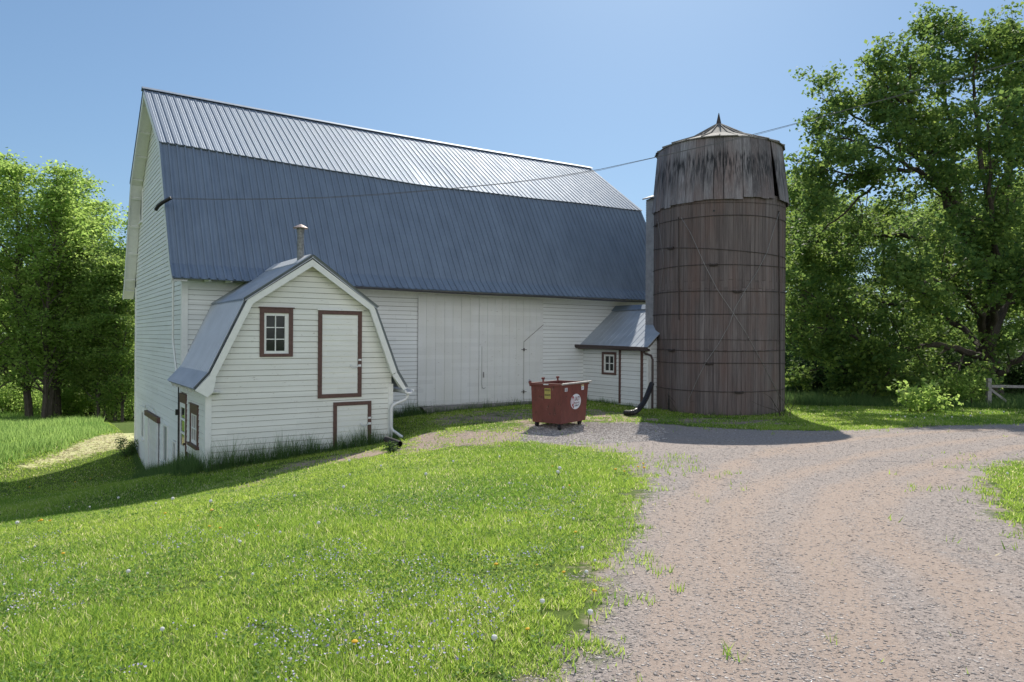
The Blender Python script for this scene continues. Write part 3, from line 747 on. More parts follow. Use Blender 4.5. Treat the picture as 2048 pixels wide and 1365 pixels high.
# verge boards on the front
def verge(pts, w, name='verge_board'):
    mb = MB(); inn = inset(pts, w)
    n = len(pts)
    vs = [(a, v, b) for v in (-3.80, -3.765) for q in (pts, inn) for a, b in q]
    fs = []
    for i in range(n-1):
        fs += [(i, i+1, n+i+1, n+i), (2*n+i, 3*n+i, 3*n+i+1, 2*n+i+1), (i, 2*n+i, 2*n+i+1, i+1), (n+i, n+i+1, 3*n+i+1, 3*n+i)]
    fs += [(0, n, 3*n, 2*n), (n-1, 3*n-1, 4*n-1, 2*n-1)]
    mb.add(vs, fs); return coop.part(mb, name, TRIM)
verge([(-.04, -.93), (.84, .92), (2.46, 2.02), (4.18, .84), (4.87, -.96)], .15)
mb = MB()
mb.prism([(-.36, -1.29), (-.035, -.935), (.11, -1.00), (SW0 + .08, -1.35), (-.09, -1.46)], lambda a, b, k: (a, (-3.799, -3.766)[k], b))
coop.part(mb, 'flare_board', TRIM); mb = MB()
mb.prism([(4.865, -.965), (5.17, -1.44), (5.06, -1.46), (4.74, -1.05)], lambda a, b, k: (a, (-3.799, -3.766)[k], b)); coop.part(mb, 'flare_board', TRIM)
mb = MB()
mb.box((SW0 - .01, -3.765, -1.36), (SW0 + .3, -3.54, -1.345))
band(mb, [(-.30, -1.32), (-.03, -.98), (.86, .86), (2.46, 1.95), (4.14, .78), (4.8, -1.0), (5.08, -1.42)], .03, .05, -0.001, 0.0) if False else None
pr = [(-.28, -1.30), (-.03, -1.0), (.87, .85), (2.46, 1.93), (4.13, .77), (4.79, -1.0), (5.05, -1.42)]
n = len(pr); vs = [(a, v, b) for v in (-3.764, -3.53) for a, b in pr]; mb.add(vs, [(i, i+1, n+i+1, n+i) for i in range(n-1)]); coop.part(mb, 'soffit', TRIM)
for v in np.arange(-3.3, -.1, .52):
    mb = MB(); mb.prism([(-.33, -1.30), (-.02, -.98), (-.02, -1.3), (-.28, -1.40)], lambda a, b, k: (a, v + .05 * k, b)); coop.part(mb, 'rafter_tail', TRIM)
# front window
mb = MB(); fw = .105
t0, t1, z0, z1 = 1.20, 2.04, -.51, .74
for a, b, c, d in ((t0, t0+fw, z0+.08, z1-.13), (t1-fw, t1, z0+.08, z1-.13), (t0, t1, z1-.13, z1), (t0, t1, z0, z0+.08)): mb.box(PFs(a, .002, c), PFs(b, .05, d))
mb.box(PFs(t0 - .03, .0, z1), PFs(t1 + .03, .075, z1 + .022))
win = coop.part(mb, 'window', BROWN)
mb = MB(); a0, a1, c0, c1 = t0+fw, t1-fw, z0+.08, z1-.13
for a, b, c, d in ((a0, a0+.06, c0, c1), (a1-.10, a1, c0, c1), (a0+.06, a1-.10, c1-.07, c1), (a0+.06, a1-.10, c0, c0+.07)): mb.box(PFs(a, -.04, c), PFs(b, .02, d))
pa0, pa1, pc0, pc1 = a0+.06, a1-.10, c0+.07, c1-.07
mb.box(PFs((pa0+pa1)/2 - .012, -.035, pc0), PFs((pa0+pa1)/2 + .012, .012, pc1))
for k in (1, 2): z = pc0 + (pc1-pc0)*k/3; mb.box(PFs(pa0, -.034, z - .012), PFs(pa1, .011, z + .012))
coop.part(mb, 'sash', TRIM, win)
mb = MB(); mb.box(PFs(pa0, -.03, pc0), PFs(pa1, -.024, pc1)); coop.part(mb, 'pane', GLASS, win)
# upper and lower doors on the front
def coop_door(t0, t1, z0, z1, fw, bottom=True, handle_z=-1.0):
    mb = MB()
    mb.box(PFs(t0, .002, z0), PFs(t0+fw, .052, z1)); mb.box(PFs(t1-fw, .002, z0), PFs(t1, .052, z1)); mb.box(PFs(t0+fw, .002, z1-fw), PFs(t1-fw, .052, z1))
    if bottom: mb.box(PFs(t0+fw, .002, z0), PFs(t1-fw, .052, z0+fw))
    fr = coop.part(mb, 'door', BROWN)
    mb = MB(); lo = z0 + (fw if bottom else 0)
    siding(mb, lambda t, o, z: PFs(t, o + .014, z), lo + .004, z1 - fw - .01, lambda z: (t0 + fw + .008, t1 - fw - .008))
    mb.m = 1; mb.box(PFs(t0+fw+.008, .006, lo), PFs(t1-fw-.008, .014, z1-fw-.01)); coop.part(mb, 'door_leaf', [CREAM, GAP], fr)
    mb = MB(); x = t1 - fw - .16
    mb.tube([PFs(x - .05, .06, handle_z + .02), PFs(x - .06, .085, handle_z - .03), PFs(x, .09, handle_z - .07), PFs(x + .1, .085, handle_z - .05), PFs(x + .2, .07, handle_z)], .012, 6)
    mb.box(PFs(x + .16, .05, handle_z - .04), PFs(x + .24, .075, handle_z + .02)); mb.box(PFs(t1 - fw, .053, handle_z + .12), PFs(t1 - .02, .07, handle_z + .17))
    coop.part(mb, 'handle', GUTTER_W, fr); return fr
coop_door(2.71, 3.93, -1.625, .715, .105, True, -.76)
mb = MB(); mb.box(PFs(2.68, .0, .716), PFs(3.96, .08, .745)); coop.part(mb, 'door_drip', TRIM)
coop_door(3.14, 4.22, -3.12, -1.75, .095, False, -2.36)
# side door and side window on the left wall
mb = MB()
mb.box(PSs(-.98, .002, -3.8), PSs(-.92, .05, -1.6)); mb.box(PSs(-.06, .002, -3.9), PSs(.0, .05, -1.6)); mb.box(PSs(-.92, .002, -1.85), PSs(-.06, .05, -1.6))
sdoor = coop.part(mb, 'side_door', BROWN)
mb = MB(); mb.box(PSs(-.915, .005, -3.78), PSs(-.80, .04, -1.86)); mb.box(PSs(-.18, .005, -3.78), PSs(-.065, .04, -1.86))
for a, b in ((-3.78, -3.05), (-2.72, -2.66), (-2.34, -2.28), (-1.98, -1.86)): mb.box(PSs(-.80, .005, a), PSs(-.18, .04, b))
coop.part(mb, 'door_leaf', TRIM, sdoor)
mb = MB(); mb.box(PSs(-.80, .004, -3.05), PSs(-.18, .02, -1.98)); coop.part(mb, 'pane', GLASS, sdoor)
mb = MB(); mb.tube([PSs(-.86, .04, -2.95), PSs(-.86, .09, -2.95)], .03, 8); coop.part(mb, 'handle', IRON, sdoor)
mb = MB()
for a, b, c, d in ((-2.60, -2.50, -2.80, -1.78), (-1.64, -1.56, -2.80, -1.78), (-2.50, -1.64, -2.02, -1.78)): mb.box(PSs(a, .002, c), PSs(b, .05, d))
mb.box(PSs(-2.68, .0, -2.88), PSs(-1.50, .10, -2.80)); mb.box(PSs(-2.64, .0, -1.78), PSs(-1.52, .07, -1.755))
sw = coop.part(mb, 'side_window', BROWN)
mb = MB()
for a, b in ((-2.50, -2.45), (-2.20, -2.175), (-1.94, -1.915), (-1.69, -1.64)): mb.box(PSs(a, -.02, -2.80), PSs(b, .025, -2.02))
for c, d in ((-2.80, -2.74), (-2.42, -2.385), (-2.06, -2.02)): mb.box(PSs(-2.45, -.019, c), PSs(-1.69, .024, d))
coop.part(mb, 'sash', TRIM, sw)
mb = MB(); mb.box(PSs(-2.45, -.012, -2.74), PSs(-1.69, -.004, -2.06)); coop.part(mb, 'pane', GLASS, sw)
mb = MB(); mb.box((-.17, .03, -2.24), (-.06, .14, -2.08)); mb.tube([(-.10, .05, -1.25), (-.10, .05, -3.7)], .018, 6); coop.part(mb, 'meter_box', STK_K)
# stove pipe
mb = MB(); pc = (2.34, -3.17, 1.9); rnd = random.Random(2)
mb.lathe(pc, [(.088, 0), (.088, .38), (.092, .385), (.092, .40), (.088, .405), (.086, .88), (.10, .885), (.10, 1.0)], 16)
pipe = coop.part(mb, 'stove_pipe', simple('sooty_galvanised_pipe', (.22, .22, .215), .6, .4, .5, 14), smooth=False)
mb = MB(); mb.lathe(pc, [(.19, .985), (.20, 1.0), (.12, 1.05), (.02, 1.10)], 18); coop.part(mb, 'cap', simple('weathered_pipe_cap', (.34, .27, .25), .6, .5, .3), pipe)
# white gutter and downspout at the right eave
mb = MB()
mb.prism([(5.08, -1.46), (5.08, -1.54), (5.15, -1.57), (5.30, -1.57), (5.36, -1.50), (5.37, -1.46), (5.34, -1.46), (5.33, -1.50), (5.28, -1.54), (5.16, -1.54), (5.11, -1.46)], lambda a, b, k: (a, (-3.88, -.15)[k], b))
coop.part(mb, 'gutter', GUTTER_W)
mb = MB(); mb.tube([(5.25, -3.7, -1.56), (5.25, -3.7, -1.66), (5.18, -3.7, -1.74), (4.92, -3.66, -1.84), (4.82, -3.64, -1.90), (4.78, -3.63, -2.0), (4.78, -3.63, -2.52), (4.82, -3.64, -2.60), (5.08, -3.72, -2.80)], .045, 10)
coop.part(mb, 'downspout', GUTTER_W)

# ------------------------------------------------------------------ LEAN-TO between barn and silo
UL = 14.73
lean = Frame('feed_room', 16.3, -1.8, -2.6)
tag(lean.e, 'low white feed room with a small window and metal roof between barn and silo', 'outbuilding')
PL = lambda t, off, z: (UL - off, t, z)
mb = MB(); siding(mb, PL, -2.52, -.26, lambda z: (-3.62, 0), [(-1.86, -1.26, -1.26, -.60)], pitch=.150)
zf = lambda u: -.28 + (u - UL) * .87
mb.m = 1; mb.add([(UL, -3.62, -2.8), (18, -3.62, -2.8), (18, -3.62, zf(16.4) - (18 - 16.4) * .87), (16.4, -3.62, zf(16.4)), (UL, -3.62, zf(UL))], [(0, 1, 2, 3, 4)])
mb.m = 0; siding(mb, lambda t, off, z: (t, -3.62 - off, z), -2.6, zf(16.4), lambda z: (max(UL, UL + (z + .35) / .87), 15.9), pitch=.15)
mb.m = 1; holed(mb, PL, lambda z: (-3.62, 0), -2.8, -.25, (-1.86, -1.26, -1.26, -.60), -.001)
lean.part(mb, 'wall', [WHITE, GAP])
mb = MB(); ribbed(mb, [(14.42, -.42 + .12), (16.4, 1.30)], -3.85, -.02, pitch=.30, rw=.03, rh=.009, minor=False)
mb.v = [(y, x, z + (x + 3.85) * -.008) for x, y, z in mb.v]; lean.part(mb, 'roof', ROOF_LEAN)
mb = MB(); ribbed(mb, [(16.4, 1.30), (18.4, -.3)], -3.85, -.02, pitch=.36, minor=False)
mb.v = [(y, x, z + (x + 3.85) * -.008) for x, y, z in mb.v]; lean.part(mb, 'roof', ROOF_LEAN)
mb = MB(); mb.prism([(16.18, 1.165), (16.4, 1.36), (16.62, 1.165), (16.62, 1.145), (16.4, 1.34), (16.18, 1.145)], lambda a, b, k: (a, (-3.86, -.03)[k], b)); lean.part(mb, 'ridge_cap', ROOF)
mb = MB(); mb.prism([(14.40, -.44), (14.42, -.52), (14.34, -.53), (14.28, -.49), (14.27, -.38), (14.29, -.38), (14.30, -.48), (14.38, -.50)], lambda a, b, k: (a, (-3.92, .0)[k] * 1.0 - .1 * (1 - k), b + (.10, .16)[k])); lean.part(mb, 'gutter', GUTTER_B)
mb = MB(); mb.box((14.42, -3.84, -.40), (14.46, -.03, -.28)); lean.part(mb, 'fascia', BROWN)
mb = MB(); fw = .09
for a, b, c, d in ((-1.96, -1.87, -1.36, -.50), (-1.25, -1.16, -1.36, -.50), (-1.87, -1.25, -.59, -.50), (-1.87, -1.25, -1.36, -1.28)): mb.box(PL(a, .002, c), PL(b, .05, d))
lw = lean.part(mb, 'window', BROWN)
mb = MB()
for a, b in ((-1.87, -1.79), (-1.575, -1.545), (-1.33, -1.25)): mb.box(PL(a, -.03, -1.28), PL(b, .02, -.59))
for c, d in ((-1.28, -1.20), (-.945, -.915), (-.66, -.59)): mb.box(PL(-1.79, -.029, c), PL(-1.33, .019, d))
lean.part(mb, 'sash', TRIM, lw)
mb = MB(); mb.box(PL(-1.79, -.02, -1.2), PL(-1.33, -.014, -.66)); lean.part(mb, 'pane', GLASS, lw)
mb = MB(); mb.box(PL(-2.21, .002, -2.40), PL(-2.12, .05, -.30)); mb.box(PL(-3.38, .002, -2.44), PL(-3.27, .05, -.30)); lean.part(mb, 'door_trim', BROWN)
mb = MB(); mb.box((UL - .045, -3.66, -2.7), (UL + .1, -3.58, -.30)); lean.part(mb, 'corner_board', TRIM)
mb = MB(); mb.tube([(14.40, -3.72, -.42), (14.44, -3.74, -.50), (14.62, -3.86, -.58), (14.66, -3.9, -.72), (14.66, -3.9, -1.62), (14.66, -3.9, -2.45)], .042, 8); lean.part(mb, 'downspout', GUTTER_B)

# ------------------------------------------------------------------ SILO
random.seed(11); rs = np.random.default_rng(11)
SCX, SCY, SR = 7.50, 26.36, 2.31
SZ0 = -2.62; STOP = 4.72
silo = empty('silo', (SCX, SCY, SZ0)); so = (SCX, SCY, SZ0)
tag(silo, 'tall round silo of dark weathered staves with iron hoops and a board skirt', 'silo')
mb = MB(); n = 96
lean_x = lambda z: 0.0
prev = .5
for k in range(n):
    a0, a1 = 2*math.pi*(k + .02)/n, 2*math.pi*(k + .98)/n
    joint = (-.35 if k % 2 else .0) + rs.uniform(-.02, .02); j2 = (1.72 if k % 2 else 1.98) + rs.uniform(-.02, .02)
    zs = [SZ0 + (rs.uniform(-.02, .05)), joint - .0, j2, 4.9]
    for za, zb in zip(zs[:-1], zs[1:]):
        prev = .55 * prev + .45 * rs.uniform(0, 1); mb.cur = float(np.clip(prev * .7 + rs.uniform(0, .35), .02, .98)); r = SR + rs.uniform(-.006, .006)
        vs = []
        for rr_, in ((r,), (r - .05,)):
            for z in (za + .004, zb - .004):
                for a in (a0, a1): vs.append((SCX + rr_*math.cos(a), SCY + rr_*math.sin(a), z))
        mb.add(vs, [(0, 1, 3, 2), (0, 2, 6, 4), (1, 5, 7, 3), (2, 3, 7, 6), (0, 4, 5, 1)])
mb.cur = 0.05; mb.lathe((SCX, SCY, 0), [(SR - .052, SZ0 - .3), (SR - .052, 4.9)], 48)
silo_b = mb.build('stave_wall', STAVE, silo, so)
# skirt boards
def skirt_r(a, t):  # t=0 top, 1 bottom
    return 2.19 + .20 * t + .03 * math.cos(a - .2) * t
mb = MB(); n = 46
gap_a = R(-56)      # right-hand side towards the camera
ztop = 6.84
for k in range(n):
    a0, a1 = 2*math.pi*(k + .015)/n, 2*math.pi*(k + .985)/n; am = (a0 + a1)/2
    dx = math.cos(am); zb = 4.70 + .10 * dx + rs.uniform(-.035, .035)
    mb.cur = float(np.clip(rs.normal(.5, .25), 0, 1))
    sway = rs.uniform(-.012, .012); flare = rs.uniform(0, .03)
    d = (am - (2*math.pi + gap_a) + math.pi) % (2*math.pi) - math.pi
    s_top, s_bot = 0, 0
    if 0 <= d < 2*math.pi/n * 2.5: s_bot = .085     # loose boards swung away, leaving a dark wedge
    if -2*math.pi/n < d < 0: a1 -= .02; 
    vs = []
    for off in (0, -.025):
        for t, z in ((1, zb), (0, ztop + rs.uniform(-.01, .01))):
            for a in (a0, a1):
                r = skirt_r(am, t) + off + (flare if t else 0); aa = a + (s_bot + sway if t else s_top)
                vs.append((SCX + r*math.cos(aa), SCY + r*math.sin(aa), z))
    mb.add(vs, [(0, 1, 3, 2), (4, 6, 7, 5), (0, 2, 6, 4), (1, 5, 7, 3), (0, 4, 5, 1), (2, 3, 7, 6)])
sk = mb.build('skirt', SKIRT, silo, so); tag(sk, 'flared grey boards round the top with one gap')
# conical roof with ribs and finial
mb = MB(); n = 24
for k in range(n):
    a0, a1 = 2*math.pi*k/n, 2*math.pi*(k+1)/n; mb.cur = float(rs.uniform(.1, .9))
    ro = 2.25 + rs.uniform(-.03, .05); zo = ztop - .02 + .06 * math.sin(a0 * 2) * .5
    p = lambda r, z, a: (SCX + r*math.cos(a), SCY + r*math.sin(a), z)
    mid, zm = 1.1, ztop + .42
    mb.add([p(ro, zo, a0), p(ro, zo, a1), p(mid, zm, a1), p(mid, zm, a0), p(.12, ztop + .98, a1), p(.12, ztop + .98, a0), p(ro, zo - .03, a0), p(ro, zo - .03, a1), p(.1, ztop + .3, a0), p(.1, ztop + .3, a1)],
           [(0, 1, 2, 3), (3, 2, 4, 5), (0, 6, 7, 1), (6, 8, 9, 7)])
    mb.tube([p(ro + .01, zo + .015, a0), p(mid, zm + .02, a0), p(.12, ztop + 1.0, a0)], .022, 5)
mb.build('roof', SILO_ROOF, silo, so)
mb = MB(); mb.lathe((SCX, SCY, ztop + .93), [(.17, 0), (.09, .12), (.012, .50)], 12); mb.build('finial', IRON, silo, so)
def hoop(zf_, lug_a=None, r=.011):
    mb = MB(); pts = []
    for k in range(73):
        a = 2*math.pi*k/72; pts.append((SCX + (SR + .018)*math.cos(a), SCY + (SR + .018)*math.sin(a), zf_(a)))
    mb.tube(pts, r, 5, False)
    if lug_a is not None:
        p = [(SCX + (SR + .03)*math.cos(lug_a + d), SCY + (SR + .03)*math.sin(lug_a + d), zf_(lug_a) + dz_) for d, dz_ in ((-.06, .01), (0, -.01), (.06, .01))]
        mb.tube(p, .032, 6); q = [(x, y, z - .05) for x, y, z in p]; mb.tube(q, .012, 5)
    return mb.build('hoop', IRON, silo, so)
A0 = math.atan2(-SCY, -SCX)     # direction from the silo to the camera
def hz(x, y):                    # height of a point seen on the front of the silo
    a, b = ray(x, y); L = math.hypot(1, a); d = math.hypot(SCX, SCY)
    dot = (a*SCX + SCY)/L; h2 = max(0, SR*SR - (d*d - dot*dot)); t = (dot - math.sqrt(h2))/L
    return b*t, math.atan2(t - SCY, a*t - SCX)
hoops = [((1440, 432), -2, 1313, 448), ((1325, 493), 0, 1342, 488), ((1430, 530), 0, 1427, 530), ((1430, 582), 0, 1474, 583), ((1430, 628), 0, None, None),
         ((1450, 703), 0, 1344, 697), ((1430, 727), 0, 1418, 727), ((1440, 784), 0, 1478, 784), ((1440, 680), 0, None, None), ((1440, 405), 0, None, None)]
for k, (p, _, lx, ly) in enumerate(hoops):
    z, a = hz(*p); la = hz(lx, ly)[1] if lx else None
    if k == 1:    # one hoop has slipped and runs down to the right
        z2, a2 = hz(1550, 512)
        f_ = lambda t, z=z, z2=z2: z + (z2 - z) * (.5 + .5*math.cos(t - (A0 + 1.3)))
    elif k in (5, 7):
        f_ = lambda t, z=z: z + .12 * (1 - math.cos(t - A0)) * .5
    else:
        f_ = lambda t, z=z, k=k: z + .015*math.sin(3*t + k)
    hoop(f_, la, .011 if k < 8 else .006)
for (x0, y0, x1, y1) in ((1358, 434, 1359, 640), (1556, 422, 1559, 860)):
    mb = MB(); z0, a0 = hz(x0, y0); z1, a1 = hz(x1, min(y1, 822)); mb.tube([(SCX + (SR+.03)*math.cos(a), SCY + (SR+.03)*math.sin(a), z) for z, a in ((z0, a0), (z1, a1))], .02, 6)
    mb.build('guide_rod', IRON, silo, so)
def wire_on(pts, name='loose_wire', r=.008):
    mb = MB(); P = []
    for x, y in pts:
        z, a = hz(x, y); P.append((SCX + (SR+.05)*math.cos(a), SCY + (SR+.05)*math.sin(a), z))
    mb.tube(P, r, 5); return mb.build(name, WIRE, silo, so)
wire_on([(1364, 436), (1382, 466), (1410, 530), (1435, 580), (1468, 630), (1490, 665), (1520, 720), (1548, 775), (1562, 800)])
wire_on([(1556, 425), (1545, 460), (1532, 505), (1512, 545), (1490, 580), (1470, 615), (1458, 650), (1436, 690), (1412, 725), (1395, 760), (1378, 800)])
wire_on([(1318, 440), (1330, 520), (1322, 585)], r=.005)
mb = MB()   # dark knot hole and rotted gaps at the foot
z, a = hz(1428, 422); 
for (x, y, w_, h_) in ((1428, 422, .035, .035),):
    z, a = hz(x, y); c = Vector((SCX + (SR+.012)*math.cos(a), SCY + (SR+.012)*math.sin(a), z)); d = Vector((math.cos(a), math.sin(a), 0)); mb.tube([c - d*.02, c], w_, 8)
mb.build('knot_hole', STK_K, silo, so); mb = MB()
for (x, y, w_, h_) in ((1338, 800, .03, .42),):
    z, a = hz(x, y); c = Vector((SCX + (SR+.004)*math.cos(a), SCY + (SR+.004)*math.sin(a), z)); tgt = Vector((-math.sin(a), math.cos(a), 0))
    mb.add([c - tgt*.06 - Vector((0, 0, h_/1.1)), c + tgt*.05 - Vector((0, 0, h_/1.1)), c + Vector((0, 0, h_)), c - tgt*.01 + Vector((0, 0, h_))], [(0, 1, 2, 3)])
mb.build('rotted_gap', STK_K, silo, so)
# feed chute on the barn side of the silo
chute = Frame('chute', 15.9, -3.1, .2); 
mb = MB(); u0, u1, v0, v1 = 15.45, 16.4, -3.5, -2.72
z = .45
while z < 5.2:
    h = min(.09, 5.2 - z); mb.box((u0 + .0, v0, z), (u1, v1, z + h * .72)); mb.box((u0 + .012, v0 + .012, z + h*.72), (u1 - .012, v1 - .012, z + h)); z += .09
mb.prism([(u0 - .14, 5.18), (u1 + .1, 5.62), (u1 + .1, 5.66), (u0 - .14, 5.23)], lambda a, b, k: (a, (v0 - .1, v1 + .05)[k], b))
mb.prism([(u0 + .01, 5.19), (u1, 5.19), (u1, 5.58)], lambda a, b, k: (a, (v0 + .01, v1 - .01)[k], b))
ob = chute.part(mb, 'casing', CHUTE)
tag(chute.e, 'narrow grey sheet metal chute climbing the silo above the feed room roof', 'chute')

# ------------------------------------------------------------------ corrugated hose, drain pipe, dumpster
mb = MB()
gx2, gy2 = at_ground(1250, 831)
ctrl = [Vector(atY(x, y, Y)) for x, y, Y in ((1303.5, 768, 25.2), (1299, 780, 24.9), (1291, 799, 24.4), (1281, 814, 23.9), (1268, 825, 23.3))]
ctrl = [Vector((p.x, p.y, max(p.z, gz(p.x, p.y) + .07))) for p in ctrl] + [Vector((gx2, gy2, gz(gx2, gy2) + .075))]
pts = []; 
for i in range(len(ctrl) - 1):
    a, b, c_, d = ctrl[max(0, i-1)], ctrl[i], ctrl[i+1], ctrl[min(len(ctrl)-1, i+2)]
    for k in range(14):
        t = k/14; pts.append(.5*((2*b) + (-a + c_)*t + (2*a - 5*b + 4*c_ - d)*t*t + (-a + 3*b - 3*c_ + d)*t**3))
mb.tube(pts, [.082 + (.012 if k % 2 else 0) for k in range(len(pts))], 10)
tag(mb.build('drain_hose', BLACK_PL), 'black corrugated hose running from the downspout by the silo onto the grass', 'hose')
mb = MB(); x, y = at_ground(800, 897); z = gz(x, y)
dp = [(x - .42, y + .42, z + .16), (x - .2, y + .22, z + .13), (x, y, z + .10)]
vs_o = MB(); mb.tube(dp, .075, 12, False); mb.tube([dp[0], dp[1], dp[2]], .062, 12, False)
tag(mb.build('drain_pipe', BLACK_PL), 'short black plastic pipe lying open below the white downspout', 'pipe')

DX, DY = 1.40, 20.1; DZ = gz(1.7, 20.6)
dum = empty('waste_container', (DX, DY, DZ), 0)
tag(dum, 'dark red metal waste container on castors with a round white sticker', 'dumpster')
e1 = Vector((-.813, .582, 0)); e2 = Vector((.582, .813, 0))      # left face runs along e1, right face along e2
def D(a, b, z): p = e1*a + e2*b; return (DX + p.x, DY + p.y, DZ + z)
LW, LL = 1.02, 1.42; z_b, z_t = .16, 1.27
mb = MB(); th = .02
def shell(a0, b0, a1, b1, A0_, B0_, A1_, B1_, zb, zt):
    return [(a0, b0, zb), (a1, b0, zb), (a1, b1, zb), (a0, b1, zb), (A0_, B0_, zt), (A1_, B0_, zt), (A1_, B1_, zt), (A0_, B1_, zt)]
o_ = shell(.03, .03, LW - .02, LL - .06, 0, 0, LW + .02, LL + .06, z_b, z_t); i_ = shell(.05, .05, LW - .04, LL - .08, th, th, LW, LL + .04, z_b + .02, z_t)
mb.add([D(*p) for p in o_ + i_], [(0, 3, 2, 1), (0, 1, 5, 4), (1, 2, 6, 5), (2, 3, 7, 6), (3, 0, 4, 7), (8, 9, 10, 11), (8, 12, 13, 9), (9, 13, 14, 10), (10, 14, 15, 11), (11, 15, 12, 8), (4, 5, 13, 12), (5, 6, 14, 13), (6, 7, 15, 14), (7, 4, 12, 15)])
mb.build('body', RED, dum, (DX, DY, DZ))
mb = MB()
for p, q in ((D(-.02, -.02, 1.25), D(LW + .04, -.02, 1.25)), (D(LW + .03, -.02, 1.25), D(LW + .03, LL + .08, 1.25)), (D(-.01, LL + .07, 1.25), D(LW + .03, LL + .07, 1.25))): mb.bar(p, q, .05, .07)
mb.bar(D(LW, -.03, 1.19), D(LW + .05, -.03, 1.32), .06, .06)
mb.build('rim', RED, dum, (DX, DY, DZ))
mb = MB(); mb.tube([D(-.045, -.05, 1.275), D(-.045, LL + .14, 1.29)], .028, 10); mb.build('lifting_bar', simple('worn_steel_bar', (.62, .58, .54), .4, .6, .25), dum, (DX, DY, DZ))
mb = MB(); mb.tube([D(LW + .05, -.06, 1.36), D(LW + .05, .12, 1.26)], .025, 8); mb.build('lifting_pin', simple('steel_pin', (.55, .52, .5), .4, .6, .25), dum, (DX, DY, DZ))
for b in (.62, 1.42):
    mb = MB(); mb.bar(D(LW - .0, b, 1.25), D(LW + .02, b, 1.40), .05, .05); mb.tube([D(LW - .03, b, 1.38), D(LW + .05, b, 1.38)], .035, 8); mb.build('lid_lug', RED, dum, (DX, DY, DZ))
for a, b in ((.12, .12), (LW - .12, .14), (.14, LL - .18), (LW - .14, LL - .18)):
    w0 = Vector(D(a, b, 0)); gzz = gz(w0.x, w0.y) - DZ
    mb = MB(); mb.bar(D(a, b, .16), D(a, b, .145), .14, .12)
    for s in (-.04, .04): mb.bar(D(a + s, b, .15), D(a + s, b - .03, gzz + .07), .012, .05)
    ca = mb.build('caster', IRON, dum, (DX, DY, DZ))
    mb = MB(); mb.tube([D(a - .028, b - .03, gzz + .078), D(a + .028, b - .03, gzz + .078)], .078, 16); mb.tube([D(a - .034, b - .03, gzz + .078), D(a + .034, b - .03, gzz + .078)], .03, 10)
    mb.build('wheel', BLACK_PL, ca, (DX, DY, DZ))
# stickers lie on the two visible faces: face_l (b = 0 side) and face_r (a = 0 side)
def FL(a, z, o=0.0): k = .03 * (1 - (z - z_b)/(z_t - z_b)); return D(a, k - o, z)
def FR(b, z, o=0.0): k = .03 * (1 - (z - z_b)/(z_t - z_b)); return D(k - o, b, z)
def plate(Fn, t0, t1, z0, z1, o, m, name, parent):
    mb = MB(); mb.add([Fn(t0, z0, o), Fn(t1, z0, o), Fn(t1, z1, o), Fn(t0, z1, o), Fn(t0, z0, .0005), Fn(t1, z0, .0005), Fn(t1, z1, .0005), Fn(t0, z1, .0005)],
        [(0, 1, 2, 3), (0, 4, 5, 1), (1, 5, 6, 2), (2, 6, 7, 3), (3, 7, 4, 0)]); return mb.build(name, m, parent, (DX, DY, DZ))
def text(Fn, s, t0, z0, size, o, m, parent, sx=1.0, flip=False, name='lettering'):
    """built-in font, filled and laid on a face"""
    cu = bpy.data.curves.new(name, 'FONT'); cu.body = s; cu.size = size; cu.align_x = 'CENTER'; cu.align_y = 'CENTER'; cu.offset = size * .028
    ob = bpy.data.objects.new(name, cu); COL.objects.link(ob)
    me = bpy.data.meshes.new_from_object(ob.evaluated_get(bpy.context.evaluated_depsgraph_get()))
    COL.objects.unlink(ob); bpy.data.objects.remove(ob)
    me.name = name
    for v in me.vertices:
        a = t0 + (-1 if flip else 1) * v.co.x * sx; p = Fn(a, z0 + v.co.y, o); v.co = (p[0] - DX, p[1] - DY, p[2] - DZ)
    me.materials.clear(); me.materials.append(m); me.update()
    q = bpy.data.objects.new(name, me); COL.objects.link(q); q.parent = parent; return q
ys = plate(FL, .38, .58, .85, 1.14, .003, STK_Y, 'warning_sticker', dum); tag(ys, 'yellow warning sticker on the left face')
for z in (1.09, .955):
    plate(FL, .39, .57, z - .03, z + .03, .0042, STK_K, 'sticker_band', ys)
    text(FL, 'CAUTION', .48, z, .05, .0056, STK_Y, ys, .75, True)
for z in (1.035, 1.015, .905, .885, .87): plate(FL, .40, .56, z - .004, z + .003, .0042, simple('olive_ink', (.25, .22, .08)), 'text_line', ys)
ob = MB(); C0, C1, RA, RB = .78, .745, .285, .22
ob.add([FR(C0 + RA*math.cos(t), C1 + RB*math.sin(t), .003) for t in np.linspace(0, 2*math.pi, 40)[:-1]], [tuple(range(39))])
rs_ = ob.build('round_sticker', STK_W, dum, (DX, DY, DZ)); tag(rs_, 'round white sticker with red and black lettering')
text(FR, 'Q', .615, .745, .40, .0045, STK_R, rs_, .44)
text(FR, 'UALITY', .86, .82, .16, .0045, STK_D, rs_, .54)
text(FR, '800-458-4812', .835, .70, .075, .0045, STK_D, rs_, .72)
text(FR, 'COMPACT', .825, .625, .075, .0045, STK_K, rs_, .70)
s1 = plate(FR, .16, .30, 1.06, 1.16, .003, STK_W, 'small_sticker', dum)
for z in (1.08, 1.105, 1.135): plate(FR, .18, .28, z - .007, z + .007, .0042, STK_K, 'text_line', s1)
s2 = plate(FR, 1.08, 1.22, 1.06, 1.21, .003, STK_W, 'small_sticker', dum); plate(FR, 1.085, 1.215, 1.17, 1.205, .0042, STK_Y, 'sticker_band', s2)
text(FR, '4', 1.15, 1.115, .09, .0045, STK_K, s2, .9)
mb = MB(); mb.bar(D(.42, -.052, 1.255), D(.58, -.052, 1.25), .012, .025); mb.build('rim_plate', STK_W, dum, (DX, DY, DZ))

